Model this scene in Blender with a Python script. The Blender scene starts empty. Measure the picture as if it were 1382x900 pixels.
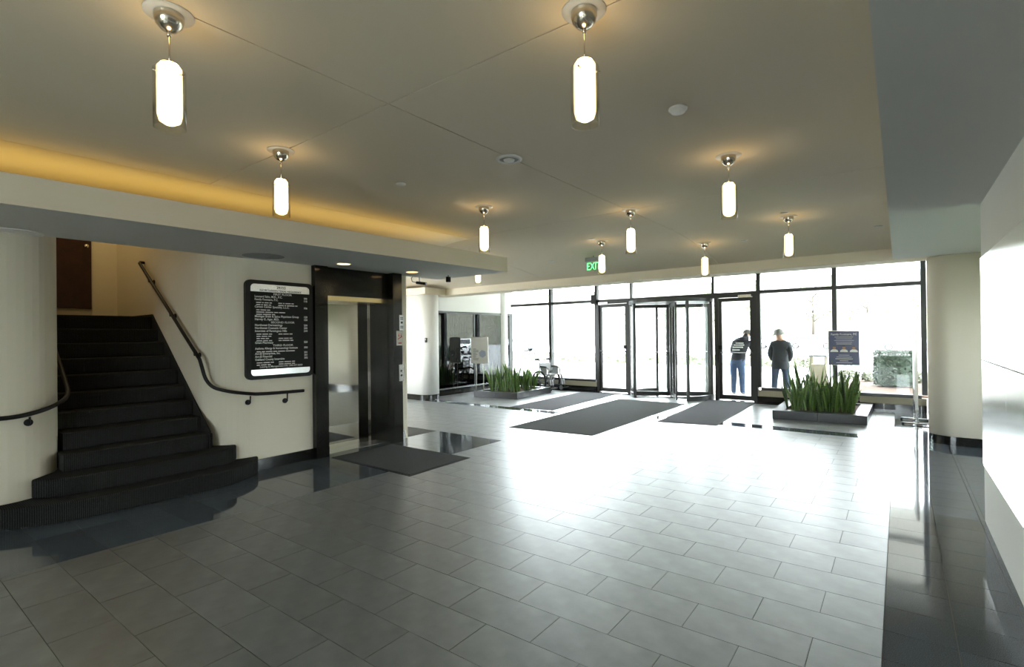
import bpy, bmesh, math, random
from mathutils import Vector, Matrix
random.seed(7)
S = bpy.context.scene
COL = S.collection
PI = math.pi

# ------------------------------------------------------------------ camera, world, exposure
F = 681.04
RT = Vector((0.793059, 0.609033, -0.011673))
DN = Vector((-0.011506, -0.004182, -0.999925))
FW = Vector((-0.609037, 0.793133, 0.003691))
CAM = Vector((0, 0, 1.7))
cam = bpy.data.cameras.new('camera')
cam.sensor_fit = 'HORIZONTAL'
cam.sensor_width = 36.0
cam.lens = F / 1382 * 36
cam.clip_start = 0.05
cam.clip_end = 500
camo = bpy.data.objects.new('camera', cam)
COL.objects.link(camo)
camo.matrix_world = Matrix(((RT.x, -DN.x, -FW.x, CAM.x), (RT.y, -DN.y, -FW.y, CAM.y), (RT.z, -DN.z, -FW.z, CAM.z), (0, 0, 0, 1)))
S.camera = camo

world = bpy.data.worlds.new('overcast_sky')
S.world = world
world.use_nodes = True
bg = world.node_tree.nodes['Background']
bg.inputs[0].default_value = (0.88, 0.95, 1.0, 1)
bg.inputs[1].default_value = 7.0
S.view_settings.view_transform = 'Standard'
S.view_settings.look = 'None'
S.view_settings.gamma = 1
S.view_settings.use_curve_mapping = False
S.view_settings.exposure = 1.85
S.cycles.max_bounces = 9
S.cycles.diffuse_bounces = 5
S.cycles.glossy_bounces = 5
S.cycles.transparent_max_bounces = 24
S.cycles.caustics_reflective = False
S.cycles.caustics_refractive = False
S.cycles.sample_clamp_indirect = 6.0


def ray(x, y):
    return FW * F + RT * (x - 691) + DN * (y - 450)


def PZ(x, y, z=0.0):
    v = ray(x, y)
    return CAM + v * ((z - CAM.z) / v.z)


def PX(x, y, X):
    v = ray(x, y)
    return CAM + v * (X / v.x)


def PY(x, y, Y):
    v = ray(x, y)
    return CAM + v * (Y / v.y)


# ------------------------------------------------------------------ materials
def new_mat(name):
    m = bpy.data.materials.new(name)
    m.use_nodes = True
    return m, m.node_tree, m.node_tree.nodes['Principled BSDF']


def mat(name, col, rough=0.6, metal=0.0, spec=0.5, noise=0.0, nscale=8.0, bump=0.0, bscale=60.0, rand=0.0, emit=None, es=0.0, detail=4.0, col2=None):
    m, nt, b = new_mat(name)
    b.inputs['Base Color'].default_value = (*col, 1)
    b.inputs['Roughness'].default_value = rough
    b.inputs['Metallic'].default_value = metal
    b.inputs['Specular IOR Level'].default_value = spec
    if emit:
        b.inputs['Emission Color'].default_value = (*emit, 1)
        b.inputs['Emission Strength'].default_value = es
    N = nt.nodes.new
    L = nt.links.new
    src = None
    if noise > 0:
        tc = N('ShaderNodeTexCoord')
        n = N('ShaderNodeTexNoise')
        n.inputs['Scale'].default_value = nscale
        n.inputs['Detail'].default_value = detail
        L(tc.outputs['Object'], n.inputs['Vector'])
        r = N('ShaderNodeValToRGB')
        c2 = col2 or tuple(min(1, c * (1 + noise)) for c in col)
        r.color_ramp.elements[0].color = (*[c * (1 - noise) for c in col], 1)
        r.color_ramp.elements[1].color = (*c2, 1)
        r.color_ramp.elements[0].position = 0.3
        r.color_ramp.elements[1].position = 0.7
        L(n.outputs['Fac'], r.inputs['Fac'])
        src = r.outputs['Color']
    if rand > 0:
        oi = N('ShaderNodeObjectInfo')
        mr = N('ShaderNodeMapRange')
        mr.inputs['To Min'].default_value = 1 - rand
        mr.inputs['To Max'].default_value = 1 + rand
        L(oi.outputs['Random'], mr.inputs['Value'])
        mx = N('ShaderNodeMix')
        mx.data_type = 'RGBA'
        mx.blend_type = 'MULTIPLY'
        mx.inputs[0].default_value = 1
        if src:
            L(src, mx.inputs[6])
        else:
            mx.inputs[6].default_value = (*col, 1)
        L(mr.outputs[0], mx.inputs[7])
        src = mx.outputs[2]
    if src:
        L(src, b.inputs['Base Color'])
    if bump > 0:
        tc = N('ShaderNodeTexCoord')
        n = N('ShaderNodeTexNoise')
        n.inputs['Scale'].default_value = bscale
        n.inputs['Detail'].default_value = 3
        L(tc.outputs['Object'], n.inputs['Vector'])
        bp = N('ShaderNodeBump')
        bp.inputs['Strength'].default_value = bump
        bp.inputs['Distance'].default_value = 0.01
        L(n.outputs['Fac'], bp.inputs['Height'])
        L(bp.outputs[0], b.inputs['Normal'])
    return m


def glass_mat(name, tint=(0.96, 0.98, 0.97), ior=1.5, rough=0.0):
    m = bpy.data.materials.new(name)
    m.use_nodes = True
    nt = m.node_tree
    nt.nodes.clear()
    N = nt.nodes.new
    L = nt.links.new
    out = N('ShaderNodeOutputMaterial')
    tr = N('ShaderNodeBsdfTransparent')
    tr.inputs[0].default_value = (*tint, 1)
    gl = N('ShaderNodeBsdfGlossy')
    gl.inputs['Roughness'].default_value = rough
    lw_ = N('ShaderNodeLayerWeight')
    pw = N('ShaderNodeMath')
    pw.operation = 'POWER'
    pw.inputs[1].default_value = 5.0
    L(lw_.outputs['Facing'], pw.inputs[0])
    f0 = ((ior - 1) / (ior + 1)) ** 2
    ma = N('ShaderNodeMath')
    ma.operation = 'MULTIPLY_ADD'
    ma.inputs[1].default_value = 1 - f0
    ma.inputs[2].default_value = f0
    L(pw.outputs[0], ma.inputs[0])
    mx = N('ShaderNodeMixShader')
    L(ma.outputs[0], mx.inputs[0])
    L(tr.outputs[0], mx.inputs[1])
    L(gl.outputs[0], mx.inputs[2])
    L(mx.outputs[0], out.inputs[0])
    return m


def emit_mat(name, col, s):
    m = bpy.data.materials.new(name)
    m.use_nodes = True
    nt = m.node_tree
    nt.nodes.clear()
    out = nt.nodes.new('ShaderNodeOutputMaterial')
    e = nt.nodes.new('ShaderNodeEmission')
    e.inputs[0].default_value = (*col, 1)
    e.inputs[1].default_value = s
    nt.links.new(e.outputs[0], out.inputs[0])
    return m


def carpet_mat(name, col, rib=180.0, axis=1):
    m, nt, b = new_mat(name)
    N = nt.nodes.new
    L = nt.links.new
    b.inputs['Roughness'].default_value = 0.95
    b.inputs['Specular IOR Level'].default_value = 0.15
    tc = N('ShaderNodeTexCoord')
    sp = N('ShaderNodeSeparateXYZ')
    L(tc.outputs['Object'], sp.inputs[0])
    mu = N('ShaderNodeMath')
    mu.operation = 'MULTIPLY'
    mu.inputs[1].default_value = rib
    L(sp.outputs[axis], mu.inputs[0])
    si = N('ShaderNodeMath')
    si.operation = 'SINE'
    L(mu.outputs[0], si.inputs[0])
    ns = N('ShaderNodeTexNoise')
    ns.inputs['Scale'].default_value = 140
    L(tc.outputs['Object'], ns.inputs['Vector'])
    ad = N('ShaderNodeMath')
    ad.operation = 'MULTIPLY_ADD'
    ad.inputs[1].default_value = 0.25
    L(si.outputs[0], ad.inputs[0])
    L(ns.outputs['Fac'], ad.inputs[2])
    r = N('ShaderNodeValToRGB')
    r.color_ramp.elements[0].color = (*[c * 0.35 for c in col], 1)
    r.color_ramp.elements[1].color = (*[c * 1.8 for c in col], 1)
    r.color_ramp.elements[0].position = 0.25
    r.color_ramp.elements[1].position = 0.8
    L(ad.outputs[0], r.inputs[0])
    L(r.outputs[0], b.inputs['Base Color'])
    bp = N('ShaderNodeBump')
    bp.inputs['Strength'].default_value = 0.5
    bp.inputs['Distance'].default_value = 0.006
    L(ad.outputs[0], bp.inputs['Height'])
    L(bp.outputs[0], b.inputs['Normal'])
    return m


def leaf_mat(name, dark, light):
    m, nt, b = new_mat(name)
    N = nt.nodes.new
    L = nt.links.new
    b.inputs['Roughness'].default_value = 0.4
    tc = N('ShaderNodeTexCoord')
    mp = N('ShaderNodeMapping')
    mp.inputs['Scale'].default_value = (8, 8, 40)
    L(tc.outputs['Object'], mp.inputs[0])
    n = N('ShaderNodeTexNoise')
    n.inputs['Scale'].default_value = 1.0
    L(mp.outputs[0], n.inputs['Vector'])
    oi = N('ShaderNodeObjectInfo')
    ad = N('ShaderNodeMath')
    ad.operation = 'MULTIPLY_ADD'
    ad.inputs[1].default_value = 0.5
    L(oi.outputs['Random'], ad.inputs[0])
    L(n.outputs['Fac'], ad.inputs[2])
    r = N('ShaderNodeValToRGB')
    r.color_ramp.elements[0].color = (*dark, 1)
    r.color_ramp.elements[1].color = (*light, 1)
    r.color_ramp.elements[0].position = 0.45
    r.color_ramp.elements[1].position = 1.0
    L(ad.outputs[0], r.inputs[0])
    L(r.outputs[0], b.inputs['Base Color'])
    return m


M = {}
M['tile'] = mat('honed_slate_tile', (0.115, 0.126, 0.128), 0.50, spec=1.0, noise=0.3, nscale=5, bump=0.05, bscale=30, rand=0.12, detail=8)
M['granite'] = mat('polished_dark_granite', (0.075, 0.09, 0.11), 0.06, spec=0.6, noise=0.6, nscale=240, rand=0.1, detail=2)
_b = M['tile'].node_tree.nodes['Principled BSDF']
_b.inputs['Coat Weight'].default_value = 0.75
_b.inputs['Coat Roughness'].default_value = 0.33
M['grout'] = mat('grey_grout', (0.075, 0.073, 0.068), 0.9)
M['grout_dark'] = mat('dark_grout', (0.045, 0.045, 0.045), 0.9)
M['blackstone'] = mat('black_granite', (0.012, 0.012, 0.011), 0.12, spec=0.5, noise=0.5, nscale=150, detail=2)
M['ceiling'] = mat('ceiling_paint', (0.78, 0.695, 0.55), 0.85, spec=0.2, bump=0.08, bscale=350)
M['soffit'] = mat('soffit_paint', (0.72, 0.715, 0.68), 0.85, spec=0.2, bump=0.08, bscale=350)
M['wall'] = mat('cream_plaster', (0.76, 0.70, 0.57), 0.8, spec=0.25, bump=0.06, bscale=300)
M['white'] = mat('white_paint', (0.82, 0.81, 0.77), 0.7, spec=0.3)
M['carpet'] = carpet_mat('ribbed_stair_carpet', (0.02, 0.021, 0.0205), 420, 1)
M['matgrey'] = carpet_mat('walk_off_mat_grey', (0.10, 0.098, 0.108), 300, 0)
M['matcharcoal'] = carpet_mat('walk_off_mat_charcoal', (0.06, 0.063, 0.062), 300, 0)
M['rubber'] = mat('black_rubber', (0.012, 0.012, 0.012), 0.7)
M['frame'] = mat('dark_bronze_aluminium', (0.03, 0.032, 0.03), 0.35, spec=0.5)
M['black'] = mat('black_paint', (0.010, 0.010, 0.010), 0.5, spec=0.3)
M['mirror'] = mat('mirror_stainless', (0.72, 0.70, 0.66), 0.04, metal=1.0)
M['steel'] = mat('brushed_stainless', (0.66, 0.66, 0.65), 0.25, metal=1.0)
M['panel'] = mat('satin_metal_panel', (0.86, 0.86, 0.87), 0.22, metal=0.85)
M['chrome'] = mat('chrome', (0.8, 0.8, 0.8), 0.1, metal=1.0)
M['nickel'] = mat('brushed_nickel', (0.62, 0.57, 0.48), 0.22, metal=1.0)
M['brass'] = mat('brass_trim', (0.75, 0.6, 0.33), 0.25, metal=1.0)
M['glass'] = glass_mat('clear_glass', ior=1.35)
M['lampglass'] = glass_mat('lamp_outer_glass', (0.97, 0.95, 0.88), 1.45)
M['darkglass'] = glass_mat('tinted_glass', (0.3, 0.33, 0.35), 1.85)
M['shade'] = emit_mat('frosted_lamp_glow', (1.0, 0.80, 0.46), 1.1)
M['bulb'] = emit_mat('lamp_top_glow', (1.0, 0.68, 0.30), 9.0)
M['cove'] = emit_mat('cove_strip_glow', (1.0, 0.68, 0.17), 0.34)
M['downlight'] = emit_mat('downlight_glow', (1.0, 0.62, 0.28), 1.0)
M['stairlight'] = emit_mat('stairwell_light_glow', (1.0, 0.74, 0.36), 9.0)
M['exitgreen'] = emit_mat('exit_letters_glow', (0.12, 0.95, 0.25), 0.9)
M['wood'] = mat('dark_mahogany', (0.035, 0.012, 0.010), 0.35, noise=0.3, nscale=12)
M['paper'] = mat('white_print', (0.85, 0.85, 0.83), 0.6)
M['ink'] = mat('black_print', (0.02, 0.02, 0.02), 0.6)
M['red'] = mat('red_print', (0.5, 0.04, 0.03), 0.6)
M['boardface'] = mat('black_directory_face', (0.010, 0.010, 0.009), 0.55, spec=0.2)
M['lettering'] = mat('white_lettering', (0.75, 0.74, 0.70), 0.6)
M['navy'] = mat('navy_poster', (0.035, 0.04, 0.12), 0.3)
M['skin'] = mat('skin_tone', (0.42, 0.24, 0.16), 0.6)
M['hair'] = mat('dark_hair', (0.03, 0.025, 0.02), 0.7)
M['denim'] = mat('blue_denim', (0.07, 0.115, 0.22), 0.85, noise=0.2, nscale=40)
M['denim_dark'] = mat('dark_denim', (0.04, 0.06, 0.10), 0.85, noise=0.2, nscale=40)
M['hoodie'] = mat('charcoal_cotton', (0.022, 0.024, 0.032), 0.9)
M['jacket'] = mat('dark_grey_jacket', (0.035, 0.04, 0.045), 0.9)
M['cap'] = mat('pale_knit', (0.22, 0.22, 0.20), 0.9)
M['leaf'] = leaf_mat('snake_plant_leaf', (0.02, 0.06, 0.015), (0.17, 0.29, 0.06))
M['soil'] = mat('bark_mulch', (0.10, 0.06, 0.04), 0.95, noise=0.6, nscale=60, bump=0.8, bscale=50)
M['asphalt'] = mat('pale_asphalt', (0.28, 0.28, 0.28), 0.9, noise=0.15, nscale=3)
M['concrete'] = mat('concrete_paving', (0.5, 0.49, 0.46), 0.85, noise=0.1, nscale=2)
M['grass'] = mat('lawn', (0.15, 0.17, 0.09), 0.95, noise=0.3, nscale=6)
M['hill'] = mat('wooded_bank', (0.11, 0.105, 0.075), 0.95, noise=0.5, nscale=0.6, detail=8)
M['foliage'] = mat('foliage_green', (0.025, 0.042, 0.025), 0.8, noise=0.5, nscale=9)
M['foliage_pale'] = mat('foliage_pale', (0.17, 0.18, 0.12), 0.8, noise=0.5, nscale=5)
M['treetop'] = mat('spring_tree_foliage', (0.2, 0.22, 0.14), 0.9, noise=0.4, nscale=2)
M['bark'] = mat('tree_bark', (0.07, 0.055, 0.045), 0.9)
M['beige'] = mat('beige_metal', (0.42, 0.38, 0.28), 0.6)
M['carwhite'] = mat('white_car_paint', (0.7, 0.7, 0.7), 0.25)
M['carsilver'] = mat('silver_car_paint', (0.35, 0.37, 0.40), 0.25)
M['carblue'] = mat('blue_grey_car_paint', (0.10, 0.14, 0.2), 0.25)
M['carglass'] = mat('car_window', (0.015, 0.018, 0.02), 0.08)
M['blind'] = mat('vertical_blind_fabric', (0.13, 0.15, 0.17), 0.8)
M['plastic'] = mat('white_plastic', (0.75, 0.74, 0.70), 0.5)
M['seatvinyl'] = mat('light_grey_vinyl', (0.5, 0.51, 0.52), 0.5)
M['vinyl'] = mat('grey_vinyl', (0.30, 0.31, 0.32), 0.5)


# ------------------------------------------------------------------ mesh helpers
class MB:
    def __init__(self):
        self.v = []
        self.f = []
        self.mi = []
        self.smooth = []
        self.cur = 0

    def add(self, vs, fs, smooth=False):
        o = len(self.v)
        self.v += [tuple(p) for p in vs]
        for q in fs:
            self.f.append([i + o for i in q])
            self.mi.append(self.cur)
            self.smooth.append(smooth)
        return self

    def box(self, x0, x1, y0, y1, z0, z1):
        x0, x1 = min(x0, x1), max(x0, x1)
        y0, y1 = min(y0, y1), max(y0, y1)
        z0, z1 = min(z0, z1), max(z0, z1)
        vs = [(x0, y0, z0), (x1, y0, z0), (x1, y1, z0), (x0, y1, z0), (x0, y0, z1), (x1, y0, z1), (x1, y1, z1), (x0, y1, z1)]
        return self.add(vs, [(3, 2, 1, 0), (4, 5, 6, 7), (0, 1, 5, 4), (1, 2, 6, 5), (2, 3, 7, 6), (3, 0, 4, 7)])

    def prism(self, poly, z0, z1, smooth=False):
        # counter-clockwise polygon in plan
        a = sum(poly[i][0] * poly[(i + 1) % len(poly)][1] - poly[(i + 1) % len(poly)][0] * poly[i][1] for i in range(len(poly)))
        if a < 0:
            poly = poly[::-1]
        n = len(poly)
        o = len(self.v)
        vs = [(p[0], p[1], z0) for p in poly] + [(p[0], p[1], z1) for p in poly]
        self.add(vs, [tuple(range(n - 1, -1, -1)), tuple(range(n, 2 * n))])
        self.add([], [])
        for i in range(n):
            j = (i + 1) % n
            self.f.append([o + i, o + j, o + n + j, o + n + i])
            self.mi.append(self.cur)
            self.smooth.append(smooth)
        return self

    def prism_axis(self, poly, a0, a1, axis):
        # polygon in the plane across an axis: axis 'y' -> poly is (x, z); 'x' -> poly is (y, z)
        n = len(poly)
        o = len(self.v)
        for a in (a0, a1):
            for p in poly:
                self.v.append((p[0], a, p[1]) if axis == 'y' else (a, p[0], p[1]))
        fs = [list(range(o, o + n)), list(range(o + 2 * n - 1, o + n - 1, -1))]
        for i in range(n):
            j = (i + 1) % n
            fs.append([o + j, o + i, o + n + i, o + n + j])
        for q in fs:
            self.f.append(q)
            self.mi.append(self.cur)
            self.smooth.append(False)
        return self

    def tube(self, path, r, n=8, cap=True, closed=False):
        path = [Vector(p) for p in path]
        rs = r if isinstance(r, (list, tuple)) else [r] * len(path)
        o = len(self.v)
        m = len(path)
        up = None
        for i, p in enumerate(path):
            if closed:
                d = path[(i + 1) % m] - path[i - 1]
            else:
                d = path[min(i + 1, m - 1)] - path[max(i - 1, 0)]
            d.normalize()
            if up is None:
                up = Vector((0, 0, 1)) if abs(d.z) < 0.9 else Vector((1, 0, 0))
            a = up - d * up.dot(d)
            if a.length < 1e-4:
                a = d.orthogonal()
            a.normalize()
            up = a
            b = d.cross(a)
            for k in range(n):
                t = 2 * PI * k / n
                self.v.append(tuple(p + (a * math.cos(t) + b * math.sin(t)) * rs[i]))
        rng = m if closed else m - 1
        for i in range(rng):
            i2 = (i + 1) % m
            for k in range(n):
                k2 = (k + 1) % n
                self.f.append([o + i * n + k, o + i * n + k2, o + i2 * n + k2, o + i2 * n + k])
                self.mi.append(self.cur)
                self.smooth.append(True)
        if cap and not closed:
            self.f.append([o + k for k in range(n - 1, -1, -1)])
            self.f.append([o + (m - 1) * n + k for k in range(n)])
            self.mi += [self.cur] * 2
            self.smooth += [False] * 2
        return self

    def lathe(self, prof, c=(0, 0, 0), n=24, smooth=True):
        o = len(self.v)
        for (r, z) in prof:
            for k in range(n):
                t = 2 * PI * k / n
                self.v.append((c[0] + r * math.cos(t), c[1] + r * math.sin(t), c[2] + z))
        for i in range(len(prof) - 1):
            for k in range(n):
                k2 = (k + 1) % n
                self.f.append([o + i * n + k, o + i * n + k2, o + (i + 1) * n + k2, o + (i + 1) * n + k])
                self.mi.append(self.cur)
                self.smooth.append(smooth)
        return self

    def build(self, name, mats, parent=None, loc=None, rotz=0.0, bevel=0.0, **props):
        me = bpy.data.meshes.new(name)
        me.from_pydata(self.v, [], self.f)
        if not isinstance(mats, (list, tuple)):
            mats = [mats]
        for m in mats:
            me.materials.append(m)
        for p, mi, sm in zip(me.polygons, self.mi, self.smooth):
            p.material_index = min(mi, len(mats) - 1)
            p.use_smooth = sm
        me.update()
        o = bpy.data.objects.new(name, me)
        COL.objects.link(o)
        if parent:
            o.parent = parent
        if loc:
            o.location = loc
        o.rotation_euler.z = rotz
        if bevel > 0:
            bm = bmesh.new()
            bm.from_mesh(me)
            bmesh.ops.remove_doubles(bm, verts=bm.verts, dist=1e-5)
            es = [e for e in bm.edges if len(e.link_faces) == 2 and e.calc_face_angle(0) > 0.6]
            bmesh.ops.bevel(bm, geom=es, offset=bevel, segments=2, affect='EDGES', profile=0.5)
            bm.to_mesh(me)
            bm.free()
        for k, v in props.items():
            o[k] = v
        return o


def tag(o, label=None, category=None, group=None, kind=None):
    if label:
        o['label'] = label
    if category:
        o['category'] = category
    if group:
        o['group'] = group
    if kind:
        o['kind'] = kind
    return o


def thing(name, loc, label, category, group=None, rotz=0.0, kind=None):
    o = bpy.data.objects.new(name, None)
    o.empty_display_size = 0.1
    COL.objects.link(o)
    o.location = loc
    o.rotation_euler.z = rotz
    return tag(o, label, category, group, kind)


def struct(name, mb, m, label=None, parent=None, **kw):
    o = mb.build(name, m, parent, **kw)
    o['kind'] = 'structure'
    if label:
        o['label'] = label
        o['category'] = name.split('_')[0]
    return o


def dup(o, parent=None, loc=None, rotz=None, label=None):
    c = o.copy()
    COL.objects.link(c)
    c.parent = parent
    if loc is not None:
        c.location = loc
    if rotz is not None:
        c.rotation_euler.z = rotz
    if label:
        c['label'] = label
    for ch in [x for x in bpy.data.objects if x.parent == o]:
        dup(ch, c)
    return c


def inst(name, me, parent=None, loc=(0, 0, 0), rot=(0, 0, 0), scale=(1, 1, 1)):
    o = bpy.data.objects.new(name, me)
    COL.objects.link(o)
    o.parent = parent
    o.location = loc
    o.rotation_euler = rot
    o.scale = scale
    return o


ROTX = Matrix(((0, 0, 1), (1, 0, 0), (0, 1, 0)))      # text on a wall that faces +x
ROTY = Matrix(((1, 0, 0), (0, 0, -1), (0, 1, 0)))     # text on a board that faces -y


def text(name, body, size, m, loc, rot, parent=None, align='LEFT', squash=1.0, bold=0.0):
    cu = bpy.data.curves.new(name, 'FONT')
    cu.body = body
    cu.size = size
    cu.align_x = align
    cu.offset = bold
    cu.resolution_u = 2
    t = bpy.data.objects.new(name + '_tmp', cu)
    COL.objects.link(t)
    dg = bpy.context.evaluated_depsgraph_get()
    me = bpy.data.meshes.new_from_object(t.evaluated_get(dg))
    bpy.data.objects.remove(t)
    me.name = name
    R = rot.to_4x4() @ Matrix.Diagonal((squash, 1, 1, 1))
    me.transform(R)
    me.materials.clear()
    me.materials.append(m)
    o = bpy.data.objects.new(name, me)
    COL.objects.link(o)
    o.parent = parent
    o.location = loc
    return o


def arc(cx, cy, r, a0, a1, n=12):
    return [(cx + r * math.cos(math.radians(a0 + (a1 - a0) * i / n)), cy + r * math.sin(math.radians(a0 + (a1 - a0) * i / n))) for i in range(n + 1)]


# ------------------------------------------------------------------ main dimensions
XR = 0.585          # right wall face
YW = 13.5           # window wall
ZC = 3.25           # lobby ceiling
ZR = 2.82           # right soffit and beam underside
ZS = 2.72           # left canopy underside
XL = -6.58          # left wall face
XG = -10.35         # tinted glass wall
YS = 2.63           # stair right wall
YT = 1.30           # stair left wall
RISE, TREAD = 0.185, 0.24


def ceil_z(y):
    u = max(0.0, (y - 7.3) / 2.6)
    return ZC - 0.26 * u * u


def PC(x, y):
    z = ZC
    for _ in range(30):
        p = PZ(x, y, z)
        z = 0.5 * z + 0.5 * ceil_z(p.y)
    return PZ(x, y, z)


# ------------------------------------------------------------------ floor
floor = struct('floor', MB().box(-12.2, 3.6, -4.2, YW, -0.2, -0.004), M['grout'], 'grey stone tiled lobby floor with polished dark borders')
SH = 0.02           # slight run-out of the courses


def tile_mesh(name, lx, ly, m, h=0.012):
    mb = MB()
    d = SH * lx
    mb.prism([(0, 0), (lx, d), (lx, d + ly), (0, ly)], -h, 0)
    return mb.build(name, m).data


def make_tiles(x0, x1, y0, y1, pitchx, pitchy, offx, offy, m, name, stagger=True, individual=True, gap=0.004, under=0):
    cells = []
    k0 = int(math.floor((y0 - offy) / pitchy)) - 2
    k1 = int(math.ceil((y1 - offy) / pitchy)) + 2
    for k in range(k0, k1 + 1):
        ya = offy + pitchy * k
        off = offx + (pitchx / 2 if (stagger and k % 2) else 0)
        j0 = int(math.floor((x0 - off) / pitchx)) - 1
        j1 = int(math.ceil((x1 - off) / pitchx)) + 1
        for j in range(j0, j1 + 1):
            xa, xb = off + pitchx * j, off + pitchx * (j + 1)
            xa, xb = max(xa, x0), min(xb, x1)
            if xb - xa < 0.02:
                continue
            ys = SH * (xa + 0.4)
            a, b = max(ya + ys, y0), min(ya + ys + pitchy, y1)
            if b - a < 0.03:
                continue
            cells.append((xa, xb, a, b))
    cache = {}
    allmb = MB()
    for (xa, xb, a, b) in cells:
        lx, ly = xb - xa - gap, b - a - gap
        if individual:
            key = (round(lx, 3), round(ly, 3))
            if key not in cache:
                mb = MB()
                d = SH * lx
                mb.prism([(0, 0), (lx, d), (lx, d + ly), (0, ly)], -0.012, 0)
                o = mb.build(name, m, floor, (xa + gap / 2, a + gap / 2, 0))
                cache[key] = o.data
            else:
                inst(name, cache[key], floor, (xa + gap / 2, a + gap / 2, 0))
        else:
            d = SH * lx
            allmb.prism([(xa, a), (xa + lx, a + d), (xa + lx, a + d + ly), (xa, a + ly)], -0.012, 0)
    if not individual:
        o = allmb.build(name, m, floor)
        o['kind'] = 'stuff'
    return len(cells)


XB = -0.092
XBL = -5.13
make_tiles(XBL, XB, 0.15, 9.75, 0.62, 0.315, -0.402, 3.552, M['tile'], 'floor_tile')
make_tiles(XBL, XB, -4.2, 0.15, 0.62, 0.315, -0.402, 3.552, M['tile'], 'floor_tile_field', individual=False)
make_tiles(-12.2, XBL, 6.36, 9.15, 0.62, 0.315, -0.402, 3.552, M['tile'], 'floor_tile_field', individual=False)
make_tiles(-12.2, XBL, 9.45, 13.1, 0.62, 0.315, -0.402, 3.552, M['tile'], 'floor_tile_field', individual=False)
make_tiles(XBL, XB, 10.1, 13.1, 0.62, 0.315, -0.402, 3.552, M['tile'], 'floor_tile_field', individual=False)
make_tiles(-6.62, XBL, 0.15, 6.36, 0.745, 0.315, XBL, 3.552, M['granite'], 'border_tile', stagger=False)
make_tiles(-6.62, XBL, -4.2, 0.15, 0.745, 0.315, XBL, 3.552, M['granite'], 'border_tile_field', stagger=False, individual=False)
make_tiles(XB, XR, 2.3, 13.1, 0.322, 0.315, XB, 3.552, M['granite'], 'border_tile', stagger=False)
make_tiles(XB, XR, -4.2, 2.3, 0.322, 0.315, XB, 3.552, M['granite'], 'border_tile_field', stagger=False, individual=False)
make_tiles(XR, 3.6, 6.0, 13.1, 0.62, 0.315, XR, 3.552, M['granite'], 'border_tile_field', stagger=False, individual=False)
make_tiles(XBL, XB, 9.75, 10.1, 0.62, 0.5, -0.402, 9.7, M['granite'], 'band_tile', stagger=False)
make_tiles(-10.3, XBL, 9.15, 9.45, 0.62, 0.5, -0.402, 9.1, M['granite'], 'band_tile', stagger=False)
make_tiles(-12.2, 3.6, 13.1, 13.5, 0.62, 0.5, -0.402, 13.05, M['granite'], 'band_tile', stagger=False, individual=False)

# ------------------------------------------------------------------ walls
lw = [(-6.6, -4.2), (-6.6, 0.8)] + arc(-7.1, 0.8, 0.5, 0, 90)[1:] + [(-10.9, YT), (-10.9, -4.2)]
struct('wall_left', MB().prism(lw, 0, 4.6), M['wall'], 'cream curved wall on the near side of the carpeted stairs')
sw = [(-10.9, YS)] + arc(-7.08, YS + 0.5, 0.5, -90, 0) + [(XL, 3.93), (-7.3, 3.93), (-7.3, 5.4), (XL, 5.4), (XL, 5.62)] + arc(XL - 0.08, 5.62, 0.08, 0, 90, 5)[1:] + [(-10.9, 5.7)]
struct('wall_stair', MB().prism(sw, 0, 4.6), M['wall'], 'cream wall with rounded corner holding the directory and elevator')
struct('wall_landing', MB().box(-10.5, -10.2, YT, YS, 0, 4.6), M['wall'], 'warm lit wall at the head of the stairs')
struct('wall_right', MB().box(XR, 0.85, -4.2, 6.12, 0, ZR), M['white'], 'white plaster wall behind the satin metal panels')
struct('wall_back', MB().box(-12.2, -2.0, -4.4, -4.2, 0, 4.6).box(0.4, 3.6, -4.4, -4.2, 0, 4.6).box(-2.0, 0.4, -4.4, -4.2, 2.6, 4.6).box(-2.0, 0.4, -4.4, -4.2, 0, 0.4), M['wall'])
w6 = thing('fill_window', (-2.0, -4.3, 0.4), 'added fill window in the unseen wall opposite the entrance', 'window', kind='structure')  # unseen window added behind the camera for extra daylight
for i in range(3):
    MB().box(1.2 * i - (0.04 if i else 0), 1.2 * i + (0.04 if i < 2 else 0), -0.05, 0.05, 0, 2.2).build('mullion', M['frame'], w6)
for i in range(2):
    MB().box(1.2 * i + 0.04, 1.2 * i + 1.16, -0.005, 0.005, 0.05, 2.15).build('pane', M['glass'], w6)
    MB().box(1.2 * i + 0.04, 1.2 * i + 1.16, -0.05, 0.05, 0.0, 0.05).build('bottom_rail', M['frame'], w6)
    MB().box(1.2 * i + 0.04, 1.2 * i + 1.16, -0.05, 0.05, 2.15, 2.2).build('top_rail', M['frame'], w6)
struct('wall_side', MB().box(3.6, 3.8, -4.2, 6.3, 0, 4.6).box(3.6, 3.8, 8.3, YW, 0, 4.6).box(3.6, 3.8, 6.3, 8.3, 2.5, 4.6), M['white'])
struct('wall_far', MB().box(-12.4, -12.2, 5.7, YW, 0, 4.6), M['white'])
rp = [(3.6, 9.85)] + [(3.6, 10.45)] + arc(0.64, 10.15, 0.3, 90, 270, 16)
struct('wall_pier', MB().prism(rp, 0.0, ZR, smooth=True), M['wall'], 'cream rounded pier wall beside the shop-front window')
rp2 = [(3.6, 9.845), (3.6, 10.455)] + arc(0.64, 10.15, 0.305, 90, 270, 16)
bb = struct('baseboard_pier', MB().prism(rp2, 0.0, 0.13), M['blackstone'], 'dark granite skirting round the rounded pier')
lp = [(-12.2, 9.2), (-12.2, 9.8)] + arc(-10.2, 9.5, 0.3, 90, -90, 16)
struct('wall_column', MB().prism(lp, 0.0, ZR, smooth=True), M['white'], 'white rounded pier wall beside the tinted glass')
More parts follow.
